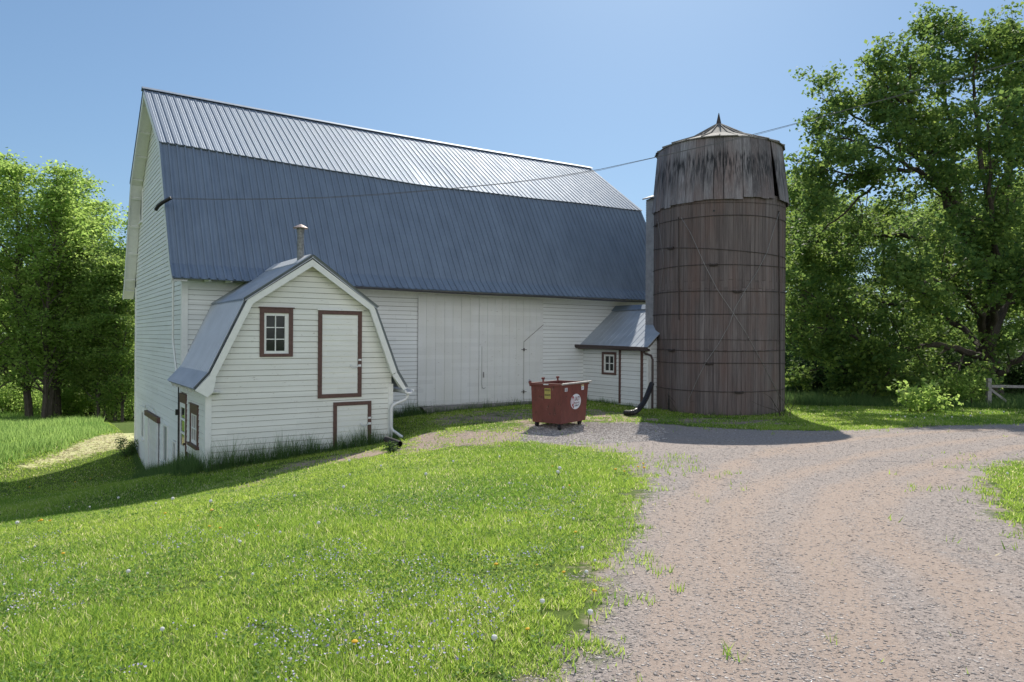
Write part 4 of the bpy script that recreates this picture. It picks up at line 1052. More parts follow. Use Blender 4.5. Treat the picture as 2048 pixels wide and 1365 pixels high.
# ------------------------------------------------------------------ overhead cable with its black sleeve
cpts = [(338, 396.5), (430, 398.5), (540, 398), (650, 395), (760, 388.5), (900, 377.5), (1010, 367), (1100, 355.5), (1200, 339), (1310, 315), (1400, 294.5), (1500, 271), (1600, 245), (1700, 218), (1800, 190), (1900, 161), (2048, 119), (2200, 74), (2500, -20)]
mb = MB(); P = []
for x, y in cpts:
    a, b = ray(x, y); Y = 20.55 - .02 * (x - 338) / 100
    if x > 2048: Y = 20.2
    P.append((a*Y, Y, b*Y))
mb.tube(P, .0072, 6); P2 = [(x + .0, y - .012 * math.sin(i * 2.1), z - .022 - .012 * math.cos(i * 1.7)) for i, (x, y, z) in enumerate(P)]
mb.tube(P2, .005, 5)
cab = mb.build('overhead_cable', CABLE)
tag(cab, 'thin overhead cable strung from the barn roof edge past the silo top', 'cable')
mb = MB(); S = [atY(*p) for p in [(342, 396, 20.5), (335, 400, 20.5), (325, 405.5, 20.52), (317, 412, 20.56), (311.5, 420, 20.62)]]
mb.tube(S, .052, 12); mb.build('black_sleeve', BLACK_PL, cab)

# ------------------------------------------------------------------ vegetation
def leaves_mesh(name, C, size, m, rs, parent=None, tint=None, flat=.5, aspect=.62):
    n = len(C)
    nr = rs.normal(size=(n, 3)); nr[:, 2] = np.abs(nr[:, 2]) + flat; nr /= np.linalg.norm(nr, axis=1)[:, None]
    a = rs.normal(size=(n, 3)); a -= (a * nr).sum(1)[:, None] * nr; a /= np.linalg.norm(a, axis=1)[:, None]
    b = np.cross(nr, a); s = (size * rs.uniform(.6, 1.35, n))[:, None]
    P = np.stack([C - a*s*.5, C + b*s*aspect*.5 + nr*s*.10, C + a*s*.5, C - b*s*aspect*.5 + nr*s*.10], 1).reshape(-1, 3)
    q = np.arange(4*n).reshape(n, 4)
    tt = np.repeat(rs.uniform(0, 1, n) if tint is None else tint, 4)
    return big_mesh(name, P, q, m, tt, parent=parent)
def limb(rs, p, d, L, r0, r1, bend=.12, up=.0, n=6):
    pts = [np.array(p, float)]; d = np.array(d, float); d /= np.linalg.norm(d)
    for i in range(n):
        d = d + rs.normal(0, bend, 3) + np.array([0, 0, up]); d /= np.linalg.norm(d); pts.append(pts[-1] + d * L / n)
    return pts, list(np.linspace(r0, r1, n + 1))
def tree_mesh(name, rs, H, spread, r0, leaf_mat, bark, leaf, n_leaf, clear=.16, el=(35, 62), crown_pow=.75, per=3.2):
    """an ash-like tree: a leader, rising branches, twigs with loose leaf sprays"""
    mb = MB(); C = []
    tp, tr = limb(rs, (0, 0, -.2), (rs.normal(0, .04), rs.normal(0, .04), 1), H * .96, r0, .02, .035, .03, 12)
    mb.tube([tuple(p) for p in tp], tr, 7)
    nb = int(H * per); twigs = []
    for k in range(nb):
        f = clear + (1 - clear) * ((k + rs.uniform(0, 1)) / nb); i = min(11, int(f * 12)); t = f * 12 - i
        p = tp[i] * (1 - t) + tp[min(12, i+1)] * t; az = k * 2.4 + rs.normal(0, .4); e = R(rs.uniform(*el))
        prof = (max(.02, 1 - ((f - .38) / (.62 if f > .38 else .55)) ** 2)) ** crown_pow
        L = spread * prof * rs.uniform(.65, 1.15) + .5
        bp, br = limb(rs, p, (math.cos(az)*math.cos(e), math.sin(az)*math.cos(e), math.sin(e)), L, .02 + r0 * .30 * (1 - f), .008, .14, .02, 5)
        mb.tube([tuple(q) for q in bp], br, 5, False)
        for j in range(5):
            g_ = rs.uniform(.3, 1); i2 = min(4, int(g_ * 5)); q = bp[i2] + (bp[i2+1] - bp[i2]) * (g_ * 5 - i2)
            dd = rs.normal(0, 1, 3); dd[2] = abs(dd[2]) * .5; tp2, tr2 = limb(rs, q, dd, L * .35 * rs.uniform(.5, 1) + .25, .012, .004, .2, -.02, 3)
            mb.tube([tuple(w_) for w_ in tp2], tr2, 4, False); twigs += [tp2[1], tp2[2], tp2[3]]
        twigs += [bp[4], bp[5], bp[5]]
    T = np.array(twigs); k = rs.integers(0, len(T), n_leaf)
    C = T[k] + rs.normal(0, 1, (n_leaf, 3)) * np.array([.36, .36, .11])
    tint = np.clip(rs.normal(.45, .25, n_leaf) + (rs.uniform(-.25, .25, len(T)))[k], 0, 1)
    return mb, C, tint
def plant_tree(name, proto, x, y, sc, rz, label, group, cat='tree'):
    mbt, crown = proto
    e = empty(name, (x, y, gz(x, y)), rz); e.scale = (sc, sc, sc)
    tag(e, label, cat, group)
    for nm, ob in (('trunk', mbt), ('crown', crown)):
        if ob.get('used'):
            c = ob.copy(); COL.objects.link(c)
        else: c = ob; ob['used'] = 1
        c.parent = e
        if 'used' in c and c is not ob: del c['used']
    return e
def make_proto(seed, H, spread, r0, leafm, bark, leaf, n, **kw):
    rs = np.random.default_rng(seed); mb, C, tint = tree_mesh('t', rs, H, spread, r0, leafm, bark, leaf, n, **kw)
    tr = mb.build('trunk', bark); cr = leaves_mesh('crown', C, leaf, leafm, rs, None, tint, .9); return (tr, cr)
ash = [make_proto(21, 13.6, 2.5, .17, LEAF_ASH, BARK_ASH, .175, 9500, clear=.10), make_proto(22, 13.0, 2.9, .20, LEAF_ASH, BARK_ASH, .175, 10000, clear=.11),
       make_proto(23, 12.2, 2.4, .15, LEAF_ASH, BARK_ASH, .175, 9000, clear=.09), make_proto(24, 9.0, 2.3, .09, LEAF_BACK, BARK_ASH, .15, 15000, clear=.08),
       make_proto(25, 14.5, 4.2, .22, LEAF_BACK, BARK, .20, 22000, clear=.05, per=3.6)]
def P35(x, Y): return ((x - 1024) / F * Y, Y)
LT = [  # (proto, photo x, distance, scale, turn, label)
 (0, -25, 49.0, 1.40, 0.3, 'ash tree at the left edge with a dark trunk leaning inward'),
 (1, 60, 51.0, 1.37, 1.1, 'slender ash with an upright pale trunk at the left'),
 (2, 88, 49.6, 1.34, 2.0, 'ash whose thin trunk leans left beside a thick one'),
 (0, 100, 51.1, 1.33, 4.0, 'tall ash on the thickest grey trunk of the left row'),
 (1, 118, 53.0, 1.30, 5.1, 'ash on the dark trunk just right of the thickest trunk'),
 (2, 152, 55.8, 1.32, .7, 'ash tree with the peaked top nearest the gap in the row'),
 (0, 186, 56.4, 1.37, 2.7, 'ash tree forming the second peak left of the barn'),
 (3, 198, 50.3, 1.34, 1.9, 'young thin stemmed tree in the row beside the mown strip'),
 (3, 212, 51.7, 1.40, 3.3, 'young tree between two thin trunks left of the barn'),
 (3, 232, 50.6, 1.26, 5.0, 'thin young tree second from the barn gable'),
 (1, 228, 58.5, 1.33, .1, 'ash tree with its top just clearing the barn fascia'),
 (3, 246, 49.6, 1.16, 4.1, 'young tree closest to the barn gable'),
 (2, 256, 55.1, 1.33, 2.2, 'ash tree half hidden by the barn gable'),
 (1, -90, 51.7, 1.37, 2.9, 'ash tree beyond the left edge of the row')]
for p, x, Y, sc, rz, lab in LT: plant_tree('ash_tree', ash[p], *P35(x, Y), sc, rz, lab, 'row of trees left of the barn')
BK = [(4, -80, 76, 1.05, 0), (4, 10, 82, 1.02, 1.2), (4, 95, 78, .98, 2.3), (4, 170, 84, .98, 3.9), (4, 250, 80, .96, 5.0), (4, 330, 78, .95, .8)]
for i, (p, x, Y, sc, rz) in enumerate(BK):
    plant_tree('broadleaf_tree', ash[p], *P35(x, Y), sc, rz, ['bushy tree far behind the left row, off its outer end', 'bushy tree behind the left edge trunks', 'bushy tree behind the thick trunks of the row', 'bushy tree behind the second peak of the row', 'bushy tree behind the young stems by the gable', 'bushy tree hidden mostly behind the barn gable'][i], 'far trees left')
RB = [(4, 1600, 42, .88, .4, 'bright bushy tree showing just right of the silo'), (4, 1690, 47, .82, 1.9, 'bushy tree behind the low limbs of the oak'), (4, 1780, 44, .78, 3.1, 'bushy tree behind the middle of the oak crown'),
      (4, 1880, 50, .9, 4.4, 'tall bushy tree behind the oak trunk'), (4, 1990, 46, .9, 5.3, 'bushy tree behind the rail fence'), (4, 2090, 48, 1.0, .9, 'bushy tree at the far right edge'), (4, 1530, 50, .9, 2.6, 'bushy tree mostly hidden by the silo'),
      (4, 1640, 60, 1.12, 2.2, 'farther tree peeping between silo and oak'), (4, 1830, 62, 1.0, .2, 'farthest tree behind the oak crown')]
for p, x, Y, sc, rz, lab in RB: plant_tree('broadleaf_tree', ash[p], *P35(x, Y), sc, rz, lab, 'trees behind the oak')

# beyond the frame: the row goes on, and a far wood closes the horizon
for i, (x, Y, sc, rz) in enumerate([(-170, 52, 1.35, .6), (-270, 50, 1.4, 2.2), (-390, 48, 1.3, 3.6), (-520, 50, 1.4, 5.2), (-680, 46, 1.3, 1.4)]):
    plant_tree('ash_tree', ash[i % 3], *P35(x, Y), sc, rz, 'ash tree standing beyond the outer end of the left row', 'more ash trees beyond the left row')
rf = np.random.default_rng(55); nf = 60000; az_ = rf.uniform(R(-110), R(110), nf); rr2 = rf.uniform(115, 150, nf); hh = (9 + 4*np.sin(az_*9) + 3*np.sin(az_*23 + 1) + 2*np.sin(az_*51)) * rf.uniform(0, 1, nf)**.6
tag(leaves_mesh('far_wood', np.stack([np.sin(az_)*rr2, np.cos(az_)*rr2, -4.8 + np.maximum(hh, .2)], -1), 1.5, LEAF_BACK, rf, None, np.clip(rf.normal(.3, .2, nf), 0, 1), .6), kind='stuff')

# the big oak
ro = np.random.default_rng(77); OX, OY = P35(1984, 33.0)[0], 33.0; OZ = gz(OX, OY)
oak = empty('oak_tree', (OX, OY, OZ)); tag(oak, 'huge spreading oak with a thick forked trunk behind the fence', 'tree')
mb = MB(); twig = []; tdir = []
def im(x, y, dy=0.0): return np.array(atY(x, y, OY + dy))
limbs = [([(1990, 822), (1986, 790), (1980, 755), (1976, 715), (1973, 680)], [0]*5, .52, .34),
 ([(1974, 690), (1968, 600), (1960, 520), (1930, 462), (1896, 409), (1857, 336), (1826, 250), (1815, 175), (1822, 130)], [0, -.2, -.5, -.8, -1, -1.2, -1.4, -1.5, -1.6], .30, .03),
 ([(1978, 690), (1985, 600), (1992, 510), (2005, 440), (2020, 330), (2010, 220), (2020, 120), (2015, 60)], [0, .3, .6, .8, 1, 1, .8, .6], .30, .03),
 ([(1993, 500), (1978, 420), (1957, 270), (1950, 165), (1952, 80)], [.5, .2, 0, -.3, -.5], .17, .02),
 ([(1960, 515), (1935, 440), (1900, 390), (1837, 343), (1778, 338), (1700, 350), (1640, 335)], [-.5, -1.2, -1.8, -2.4, -2.8, -3.2, -3.5], .18, .02),
 ([(1964, 560), (1920, 500), (1880, 480), (1800, 470), (1725, 476), (1640, 462), (1600, 470)], [-.3, .8, 1.5, 2.3, 3, 3.5, 4], .17, .02),
 ([(1973, 715), (1930, 705), (1880, 690), (1804, 700), (1745, 690), (1690, 665), (1620, 655)], [0, -1, -1.8, -2.4, -2.6, -2.8, -3], .18, .02),
 ([(1976, 735), (1920, 728), (1850, 738), (1790, 752), (1730, 748), (1680, 735), (1620, 742)], [0, .5, .6, .4, 0, -.5, -1], .17, .025),
 ([(1978, 760), (2010, 740), (2040, 716), (2090, 680), (2140, 640), (2190, 600)], [0, -.6, -1, -1.2, -1.4, -1.5], .17, .03),
 ([(1976, 690), (2010, 610), (2060, 520), (2110, 420), (2130, 300)], [0, 1, 2, 2.5, 3], .2, .03),
 ([(1976, 690), (1975, 600), (1990, 520), (1980, 380), (1975, 250)], [0, -1.8, -3.4, -4.6, -5.2], .2, .03),
 ([(1972, 690), (1960, 630), (1930, 590), (1870, 560), (1800, 580)], [0, -2, -3.8, -5.2, -6], .18, .02),
 ([(1976, 690), (1970, 590), (1930, 500), (1890, 380), (1870, 250)], [0, 2, 4, 5.6, 6.4], .2, .03),
 ([(1976, 690), (1990, 620), (2040, 560), (2090, 540), (2150, 520)], [0, -2.2, -4, -5.6, -6.6], .18, .03),
 ([(1974, 700), (1930, 660), (1880, 630), (1800, 610), (1710, 600), (1640, 570)], [0, 2, 3.6, 4.6, 5.2, 5.6], .16, .02),
 ([(1857, 336), (1800, 290), (1740, 250), (1680, 210), (1640, 195)], [-1.2, -.8, -.3, 0, .2], .10, .015),
 ([(1837, 343), (1760, 300), (1690, 280), (1630, 270)], [-2.4, -2, -1.2, -.6], .09, .015),
 ([(1826, 250), (1790, 190), (1750, 150), (1720, 115)], [-1.4, -1.8, -2, -2.2], .08, .015),
 ([(1920, 425), (1905, 300), (1890, 180), (1880, 100), (1885, 60)], [-.9, .4, 1, 1.4, 1.6], .12, .015),
 ([(1804, 700), (1780, 740), (1755, 770), (1742, 800)], [-2.4, -2.8, -3, -3.1], .05, .01),
 ([(1850, 738), (1838, 770), (1832, 800), (1838, 822)], [.6, .0, -.4, -.6], .05, .01),
 ([(1930, 705), (1915, 740), (1900, 765), (1880, 785)], [-1, -1.8, -2.2, -2.4], .05, .01),
 ([(2010, 220), (2045, 150), (2075, 90), (2090, 40)], [1, .5, 0, 0], .07, .015),
 ([(2060, 520), (2100, 470), (2140, 430)], [2, 1, 0], .08, .015),
 ([(2020, 330), (2060, 320), (2110, 280)], [1, -.5, -1], .08, .015),
 ([(1745, 690), (1690, 640), (1640, 600), (1590, 570)], [-2.6, -1.5, -.8, 0], .06, .015),
 ([(1778, 338), (1720, 400), (1660, 450), (1610, 490)], [-2.8, -2.2, -1.6, -1], .07, .015),
 ([(1725, 476), (1680, 500), (1630, 520), (1590, 545)], [3, 2.5, 2, 1.5], .07, .015),
 ([(1700, 350), (1660, 385), (1620, 415), (1590, 440)], [-3.2, -3, -2.8, -2.6], .06, .015),
 ([(1690, 665), (1645, 620), (1600, 590)], [-2.8, -2, -1.5], .05, .015),
 ([(2020, 330), (2060, 250), (2090, 160), (2100, 90)], [1, .8, .4, 0], .10, .015)]
oo = (OX, OY, OZ)
for li, (px, dys, r0, r1) in enumerate(limbs):
    base = [im(x, y, d) for (x, y), d in zip(px, dys)]
    pts = []
    for i in range(len(base) - 1):
        for k in range(4):
            pts.append(base[i] + (base[i+1] - base[i]) * k / 4 + (ro.normal(0, .05, 3) if (i or k) else 0))
    pts.append(base[-1]); nP = len(pts); rr = list(np.linspace(r0, r1, nP))
    if li == 0: rr = [r0 * 1.35] + rr[1:]
    mb.tube([tuple(p) for p in pts], rr, 10 if r0 > .15 else 7)
    if li == 0: continue
    Ltot = sum(np.linalg.norm(pts[i+1] - pts[i]) for i in range(nP-1))
    for k in range(int(Ltot * 1.9)):
        f = (.22 if r0 > .15 else .05) + (.78 if r0 > .15 else .95) * ro.uniform(0, 1) ** .8; i = min(nP - 2, int(f * (nP - 1))); p = pts[i]; ax = pts[i+1] - pts[i]; ax = ax / np.linalg.norm(ax)
        d = ro.normal(0, 1, 3); d -= d @ ax * ax * .8; d /= np.linalg.norm(d); d = d * .8 + ax * .55 + np.array([0, 0, .15])
        L = ro.uniform(.9, 2.2) * (1.15 - .4 * f)
        bp, br = limb(ro, p, d, L, max(.012, rr[i] * .4), .008, .16, .02, 5); mb.tube([tuple(q) for q in bp], br, 5, False)
        for j in range(4):
            q = bp[2 + (j % 4)] if j < 4 else bp[5]; dd = ro.normal(0, 1, 3) + d * .6; tp2, tr2 = limb(ro, q, dd, ro.uniform(.4, .95), .012, .004, .2, -.03, 3)
            mb.tube([tuple(w_) for w_ in tp2], tr2, 4, False); twig += [tp2[2], tp2[3], tp2[3]]
        twig += [bp[5], bp[5]]
mb.build('trunk', BARK, oak, oo)
T = np.array(twig); nl = 102000; k = ro.integers(0, len(T), nl)
C = T[k] + ro.normal(0, 1, (nl, 3)) * np.array([.25, .25, .15]); C[:, 2] = np.maximum(C[:, 2], ground(C[:, 0], C[:, 1]) + .1)
cl = ro.uniform(-.28, .28, len(T))
leaves_mesh('crown', C - np.array(oo), .19, LEAF_OAK, ro, oak, np.clip(ro.normal(.42, .22, nl) + cl[k], 0, 1), .35, .7)

# shrubs along the wood edge on the right and small plants
def shrub(name, x, y, h, w_, n, leaf, m, seed, label, cat, group=None):
    rs = np.random.default_rng(seed); z = gz(x, y); e = empty(name, (x, y, z)); tag(e, label, cat, group)
    mb = MB(); T = []
    for k in range(max(5, int(w_ * 8))):
        az = rs.uniform(0, 6.28); el = R(rs.uniform(35, 85)); L = h * rs.uniform(.6, 1.05)
        bp, br = limb(rs, (rs.normal(0, w_*.15), rs.normal(0, w_*.15), -.05), (math.cos(az)*math.cos(el)*w_/h, math.sin(az)*math.cos(el)*w_/h, math.sin(el)), L, .012 + .008*h, .003, .15, 0, 5)
        mb.tube([tuple(p) for p in bp], br, 4, False); T += bp[1:] + bp[3:]
    mb.build('stem', BARK, e); T = np.array(T); k = rs.integers(0, len(T), n)
    C = T[k] + rs.normal(0, 1, (n, 3)) * np.array([.16*w_, .16*w_, .10*h]); C[:, 2] = np.abs(C[:, 2])
    leaves_mesh('foliage', C, leaf, m, rs, e, np.clip(rs.normal(.4, .25, n), 0, 1)); return e
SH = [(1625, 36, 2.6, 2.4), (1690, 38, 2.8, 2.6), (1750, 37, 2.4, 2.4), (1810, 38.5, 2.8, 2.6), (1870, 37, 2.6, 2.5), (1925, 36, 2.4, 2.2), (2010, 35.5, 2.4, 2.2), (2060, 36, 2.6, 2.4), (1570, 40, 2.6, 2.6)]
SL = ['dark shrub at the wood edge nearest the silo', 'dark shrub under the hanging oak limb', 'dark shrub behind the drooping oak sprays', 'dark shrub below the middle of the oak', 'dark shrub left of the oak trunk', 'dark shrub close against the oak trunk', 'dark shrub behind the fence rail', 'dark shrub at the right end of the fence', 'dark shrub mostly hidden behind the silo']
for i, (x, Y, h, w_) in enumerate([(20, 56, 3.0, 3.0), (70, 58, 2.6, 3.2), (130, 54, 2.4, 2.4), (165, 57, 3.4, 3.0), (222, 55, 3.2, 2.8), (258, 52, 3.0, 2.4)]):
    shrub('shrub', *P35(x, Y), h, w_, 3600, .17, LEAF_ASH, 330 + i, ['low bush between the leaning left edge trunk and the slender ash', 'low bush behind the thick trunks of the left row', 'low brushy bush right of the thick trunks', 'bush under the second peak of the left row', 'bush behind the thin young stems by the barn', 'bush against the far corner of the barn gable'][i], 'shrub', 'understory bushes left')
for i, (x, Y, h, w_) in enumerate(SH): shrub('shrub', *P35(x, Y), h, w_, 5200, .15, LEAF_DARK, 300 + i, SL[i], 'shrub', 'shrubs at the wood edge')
shrub('sapling', *at_ground(1838, 824), 1.25, 1.2, 1100, .15, LEAF_ASH, 350, 'bright leafy sapling standing in the grass below the oak', 'sapling')
shrub('sapling', *at_ground(1925, 812), 1.7, 1.5, 1300, .15, LEAF_ASH, 351, 'leafy sapling growing beside the fence post', 'sapling')
shrub('small_bush', *W(-.4, 9.3)[:2], .75, .6, 1200, .06, TALL, 352, 'small green bush at the far foot of the barn gable', 'bush')
x, y = at_ground(797, 903); shrub('weed_plant', x - .15, y + .1, .32, .35, 260, .07, LEAF_DARK, 353, 'grey green leafy weed beside the black drain pipe', 'plant')
x, y = at_ground(1570, 834)
e = empty('twiggy_vine', (x - .1, y - .1, gz(x, y))); tag(e, 'bare twiggy vine at the right foot of the silo', 'plant'); rs = np.random.default_rng(9); mb = MB()
for k in range(9):
    bp, br = limb(rs, (rs.normal(0, .12), 0, -.05), (rs.normal(-.2, .5), .1, 1), rs.uniform(.6, 1.3), .012, .004, .2, 0, 6); mb.tube([tuple(p) for p in bp], br, 4, False)
mb.build('stem', BARK, e)
x, y = at_ground(1362, 826)
e = empty('twiggy_vine', (x, y - .12, gz(x, y))); tag(e, 'bare twigs growing against the left foot of the silo', 'plant'); mb = MB()
for k in range(7):
    bp, br = limb(rs, (rs.normal(0, .10), 0, -.05), (rs.normal(0, .4), .1, 1), rs.uniform(.4, .95), .010, .004, .2, 0, 6); mb.tube([tuple(p) for p in bp], br, 4, False)
mb.build('stem', BARK, e)

# rail fence
fx, fy = P35(1978, 28.0); fz = gz(fx, fy)
fen = empty('rail_fence', (fx, fy, fz)); tag(fen, 'grey weathered wooden rail fence in front of the oak trunk', 'fence'); fo = (fx, fy, fz)
fH = atY(1978, 757, 28.0)[2]
for k, (px_, pY) in enumerate(((1978, 28.0), (2150, 28.8))):
    a = P35(px_, pY); mb = MB(); mb.box((a[0] - .075, pY - .07, gz(*a) - .2), (a[0] + .075, pY + .07, fH)); mb.build('post', WOODGREY, fen, fo)
mb = MB(); a, b = atY(1981, 773, 27.95), atY(2152, 775, 28.7); mb.bar(a, b, .06, .10); mb.build('rail', WOODGREY, fen, fo)
mb = MB(); mb.bar(atY(1981, 779, 27.97), atY(2012, 803, 28.05), .05, .09); mb.build('brace', WOODGREY, fen, fo)

# ------------------------------------------------------------------ grass, gravel, flowers
def blades(name, X, Y, h, w_, m, rs, tint, leanv=.45, label=None, cat=None):
    n = len(X); Z = ground(X, Y); az = rs.uniform(0, 2*math.pi, n); la = rs.uniform(0, 2*math.pi, n); ln = rs.uniform(0, leanv, n) * h
    dx, dy = np.cos(az) * w_ / 2, np.sin(az) * w_ / 2
    B = np.stack([np.stack([X - dx, Y - dy, Z - .004], -1), np.stack([X + dx, Y + dy, Z - .004], -1), np.stack([X + np.cos(la)*ln, Y + np.sin(la)*ln, Z + h], -1)], 1).reshape(-1, 3)
    o = big_mesh(name, B, np.arange(3*n).reshape(n, 3), m, np.repeat(tint, 3))
    tag(o, kind='stuff'); return o
def vnoise(X, Y, s, seed):
    r = np.random.default_rng(seed); g_ = r.uniform(0, 1, (64, 64)); x, y = X / s, Y / s
    i, j = np.floor(x).astype(int), np.floor(y).astype(int); fx_, fy_ = x - i, y - j; fx_ = fx_*fx_*(3-2*fx_); fy_ = fy_*fy_*(3-2*fy_)
    q = lambda a, b: g_[a % 64, b % 64]
    return (q(i, j)*(1-fx_) + q(i+1, j)*fx_)*(1-fy_) + (q(i, j+1)*(1-fx_) + q(i+1, j+1)*fx_)*fy_
def foot(X, Y, pad=.02):   # inside one of the buildings
    a, b = X - BX, Y - BY; u = SU*a + CU*b; v = -CU*a + SU*b
    return ((u > -pad) & (u < BL) & (v > -pad)) | ((u > SW0 - pad) & (u < SW1 + pad) & (v > SD_ - pad) & (v <= 0)) | ((u > UL) & (v > -3.62) & (v <= 0) & (u < 18)) | (np.hypot(X - SCX, Y - SCY) < SR)
rg = np.random.default_rng(101)
NB = 1500000
th = rg.uniform(R(-41), R(41), NB); wide = rg.uniform(0, 1, NB) < .14; th[wide] = np.where(rg.uniform(0, 1, wide.sum()) < .65, rg.uniform(R(41), R(85), wide.sum()), rg.uniform(R(-62), R(-41), wide.sum())); s = rg.uniform(math.sqrt(2.4), math.sqrt(44), NB); r = s*s
X, Y = np.sin(th)*r, np.cos(th)*r
sd, md, mt, ms = masks(X, Y)
nz = .45*vnoise(X, Y, .55, 1) + .3*vnoise(X, Y, .17, 2) + .25*vnoise(X, Y, .07, 4); big = vnoise(X, Y, 2.3, 3)
keep = (~foot(X, Y)) & (md + (nz - .5) * 1.1 + rg.normal(0, .10, NB) < .40) & (mt + (nz - .5) * 2.3 < .60) & (ms + (nz - .5) < .55)
X, Y, r, nz, big, mtk = X[keep], Y[keep], r[keep], nz[keep], big[keep], mt[keep]; n = len(X)
grow = .6 + .8*vnoise(X, Y, .9, 7)
h = rg.uniform(.018, .052, n) * grow * (1 + .012*r) * (1 - .45*np.clip(mtk, 0, 1)); w_ = rg.uniform(.0028, .0060, n) * (1 + r/6)
tint = np.clip(rg.normal(.40, .24, n) + (big - .5)*.6 + (nz - .5)*.4, 0, .93); dry = rg.uniform(0, 1, n) < .05 + .10*vnoise(X, Y, 1.1, 8)**2; tint[dry] = 1.0
blades('lawn_grass', X, Y, h, w_, BLADE, rg, tint, 1.5)
nC = 90000; th = rg.uniform(R(-39), R(14), nC); s = rg.uniform(math.sqrt(2.6), math.sqrt(16), nC); r = s*s; X, Y = np.sin(th)*r, np.cos(th)*r
sd, md, mt, ms = masks(X, Y); k = (vnoise(X, Y, .6, 63)*.6 + vnoise(X, Y, .2, 64)*.4 > .5) & (md < .3) & (mt < .5) & ~foot(X, Y, .1); X, Y, r = X[k], Y[k], r[k]; n = len(X)
tag(leaves_mesh('clover_leaves', np.stack([X, Y, ground(X, Y) + rg.uniform(.008, .045, n)], -1), .016 * (1 + .05*r), CLOVER, rg, None, None, 1.0, .8), kind='stuff')
# tufts over the thin verge and into the drive edge
nT = 60000; th = rg.uniform(R(-36), R(39), nT); s = rg.uniform(math.sqrt(2.6), math.sqrt(30), nT); r = s*s; X, Y = np.sin(th)*r, np.cos(th)*r
sd, md, mt, ms = masks(X, Y); cl_ = vnoise(X, Y, .22, 11) * .6 + vnoise(X, Y, .75, 12) * .4 + np.where(mt > .55, .19, 0)
keep = (~foot(X, Y)) & (cl_ > .60 + np.clip(-sd, 0, 3) * .16) & ((md > .2) | (mt > .3)) & (sd > -1.6)
X, Y, r = X[keep], Y[keep], r[keep]; n = len(X)
blades('verge_grass', X, Y, rg.uniform(.03, .08, n) * (1 + .012*r), rg.uniform(.004, .008, n) * (1 + r/7), BLADE, rg, np.clip(rg.normal(.35, .2, n), 0, 1), .9)
# tall grass: along the walls, on the left bank and under the trees
def strip(pts, n, width, hmin, hmax, rs):
    pts = np.array(pts); seg = np.hypot(*(pts[1:] - pts[:-1]).T); cum = np.r_[0, np.cumsum(seg)]
    t = rs.uniform(0, cum[-1], n); i = np.clip(np.searchsorted(cum, t) - 1, 0, len(seg)-1); f = ((t - cum[i]) / seg[i])[:, None]
    p = pts[i]*(1-f) + pts[i+1]*f; d = (pts[i+1] - pts[i]) / seg[i][:, None]; o = np.abs(rs.normal(0, width, n)); 
    return p[:, 0] + d[:, 1]*o, p[:, 1] - d[:, 0]*o, rs.uniform(hmin, hmax, n) * (.45 + 1.1*vnoise(p[:, 0], p[:, 1], .35, 21)) * np.exp(-(o/width)**2 * .25)
q = lambda u, v: W(u, v)[:2]
parts_ = [strip([q(-.1, -3.1), q(-.15, -3.62), q(4.9, -3.62)], 2600, .18, .2, .68, rg), strip([q(4.9, -.1), q(7.7, -.1)], 2000, .2, .2, .55, rg), strip([q(7.7, -.32), q(14.7, -.32)], 1100, .10, .06, .34, rg),
          strip([q(14.6, -.1), q(14.6, -3.7)], 800, .10, .05, .2, rg), strip([q(-.12, 5.8), q(-.12, -.1), q(-.12, -3.4)], 5200, .35, .15, .5, rg), strip([q(4.95, -3.4), q(5.0, -2.4), q(5.0, -.3)], 1500, .16, .2, .55, rg),
          strip([q(-.1, 10.4), q(-.1, 7.2)], 900, .15, .1, .35, rg)]
a = np.linspace(A0 - 1.5, A0 + 1.7, 30); parts_.append(strip([(SCX + (SR+.03)*math.cos(t), SCY + (SR+.03)*math.sin(t)) for t in a[::-1]], 1800, .12, .06, .22, rg))
parts_ = [(np.asarray(a_), np.asarray(b_), c_) for a_, b_, c_ in parts_]
X = np.concatenate([p[0] for p in parts_]); Y = np.concatenate([p[1] for p in parts_]); h = np.concatenate([p[2] for p in parts_])
k = ~foot(X, Y, .0); X, Y, h = X[k], Y[k], h[k]; n = len(X)
blades('wall_weeds', X, Y, h, rg.uniform(.008, .017, n), TALL, rg, np.clip(rg.normal(.4, .25, n), 0, 1), .6)
BANK = [at_ground(*p) for p in [(-200, 985), (0, 938), (60, 922), (130, 898), (200, 872), (262, 862), (272, 850), (272, 838)]] + [(-14, 40), (-14, 75), (-80, 75), (-80, 22)]
nB = 130000; th = rg.uniform(R(-42), R(-20), nB); r = 20 + 48*rg.uniform(0, 1, nB)**1.4; X, Y = np.sin(th)*r, np.cos(th)*r
sdB = poly_sd(BANK, X, Y); k = (sdB < -.1 + .5*(vnoise(X, Y, .6, 31) - .5)) & ~foot(X, Y, .3); X, Y, r, sdB = X[k], Y[k], r[k], sdB[k]; n = len(X)
blades('meadow_grass', X, Y, rg.uniform(.14, .40, n) * (.5 + vnoise(X, Y, 1.2, 33)) * np.clip(.4 - sdB*.8, .4, 1), rg.uniform(.02, .045, n), MEADOW, rg, np.clip(rg.normal(.5, .25, n) + (vnoise(X, Y, 2.5, 34) - .5)*.6, 0, 1), .7)
nB = 60000; th = rg.uniform(R(16), R(42), nB); r = rg.uniform(26, 42, nB); X, Y = np.sin(th)*r, np.cos(th)*r
k = (Y > 27.2 + 1.2*(vnoise(X, Y, 1.0, 35) - .5) - .12*(X - 14)) & ~foot(X, Y, .1) & (np.hypot(X - SCX, Y - SCY) > 3); X, Y = X[k], Y[k]; n = len(X)
blades('meadow_grass', X, Y, rg.uniform(.12, .45, n) * (.5 + vnoise(X, Y, .9, 36)), rg.uniform(.015, .035, n), TALL, rg, np.clip(rg.normal(.35, .22, n), 0, 1), .7)
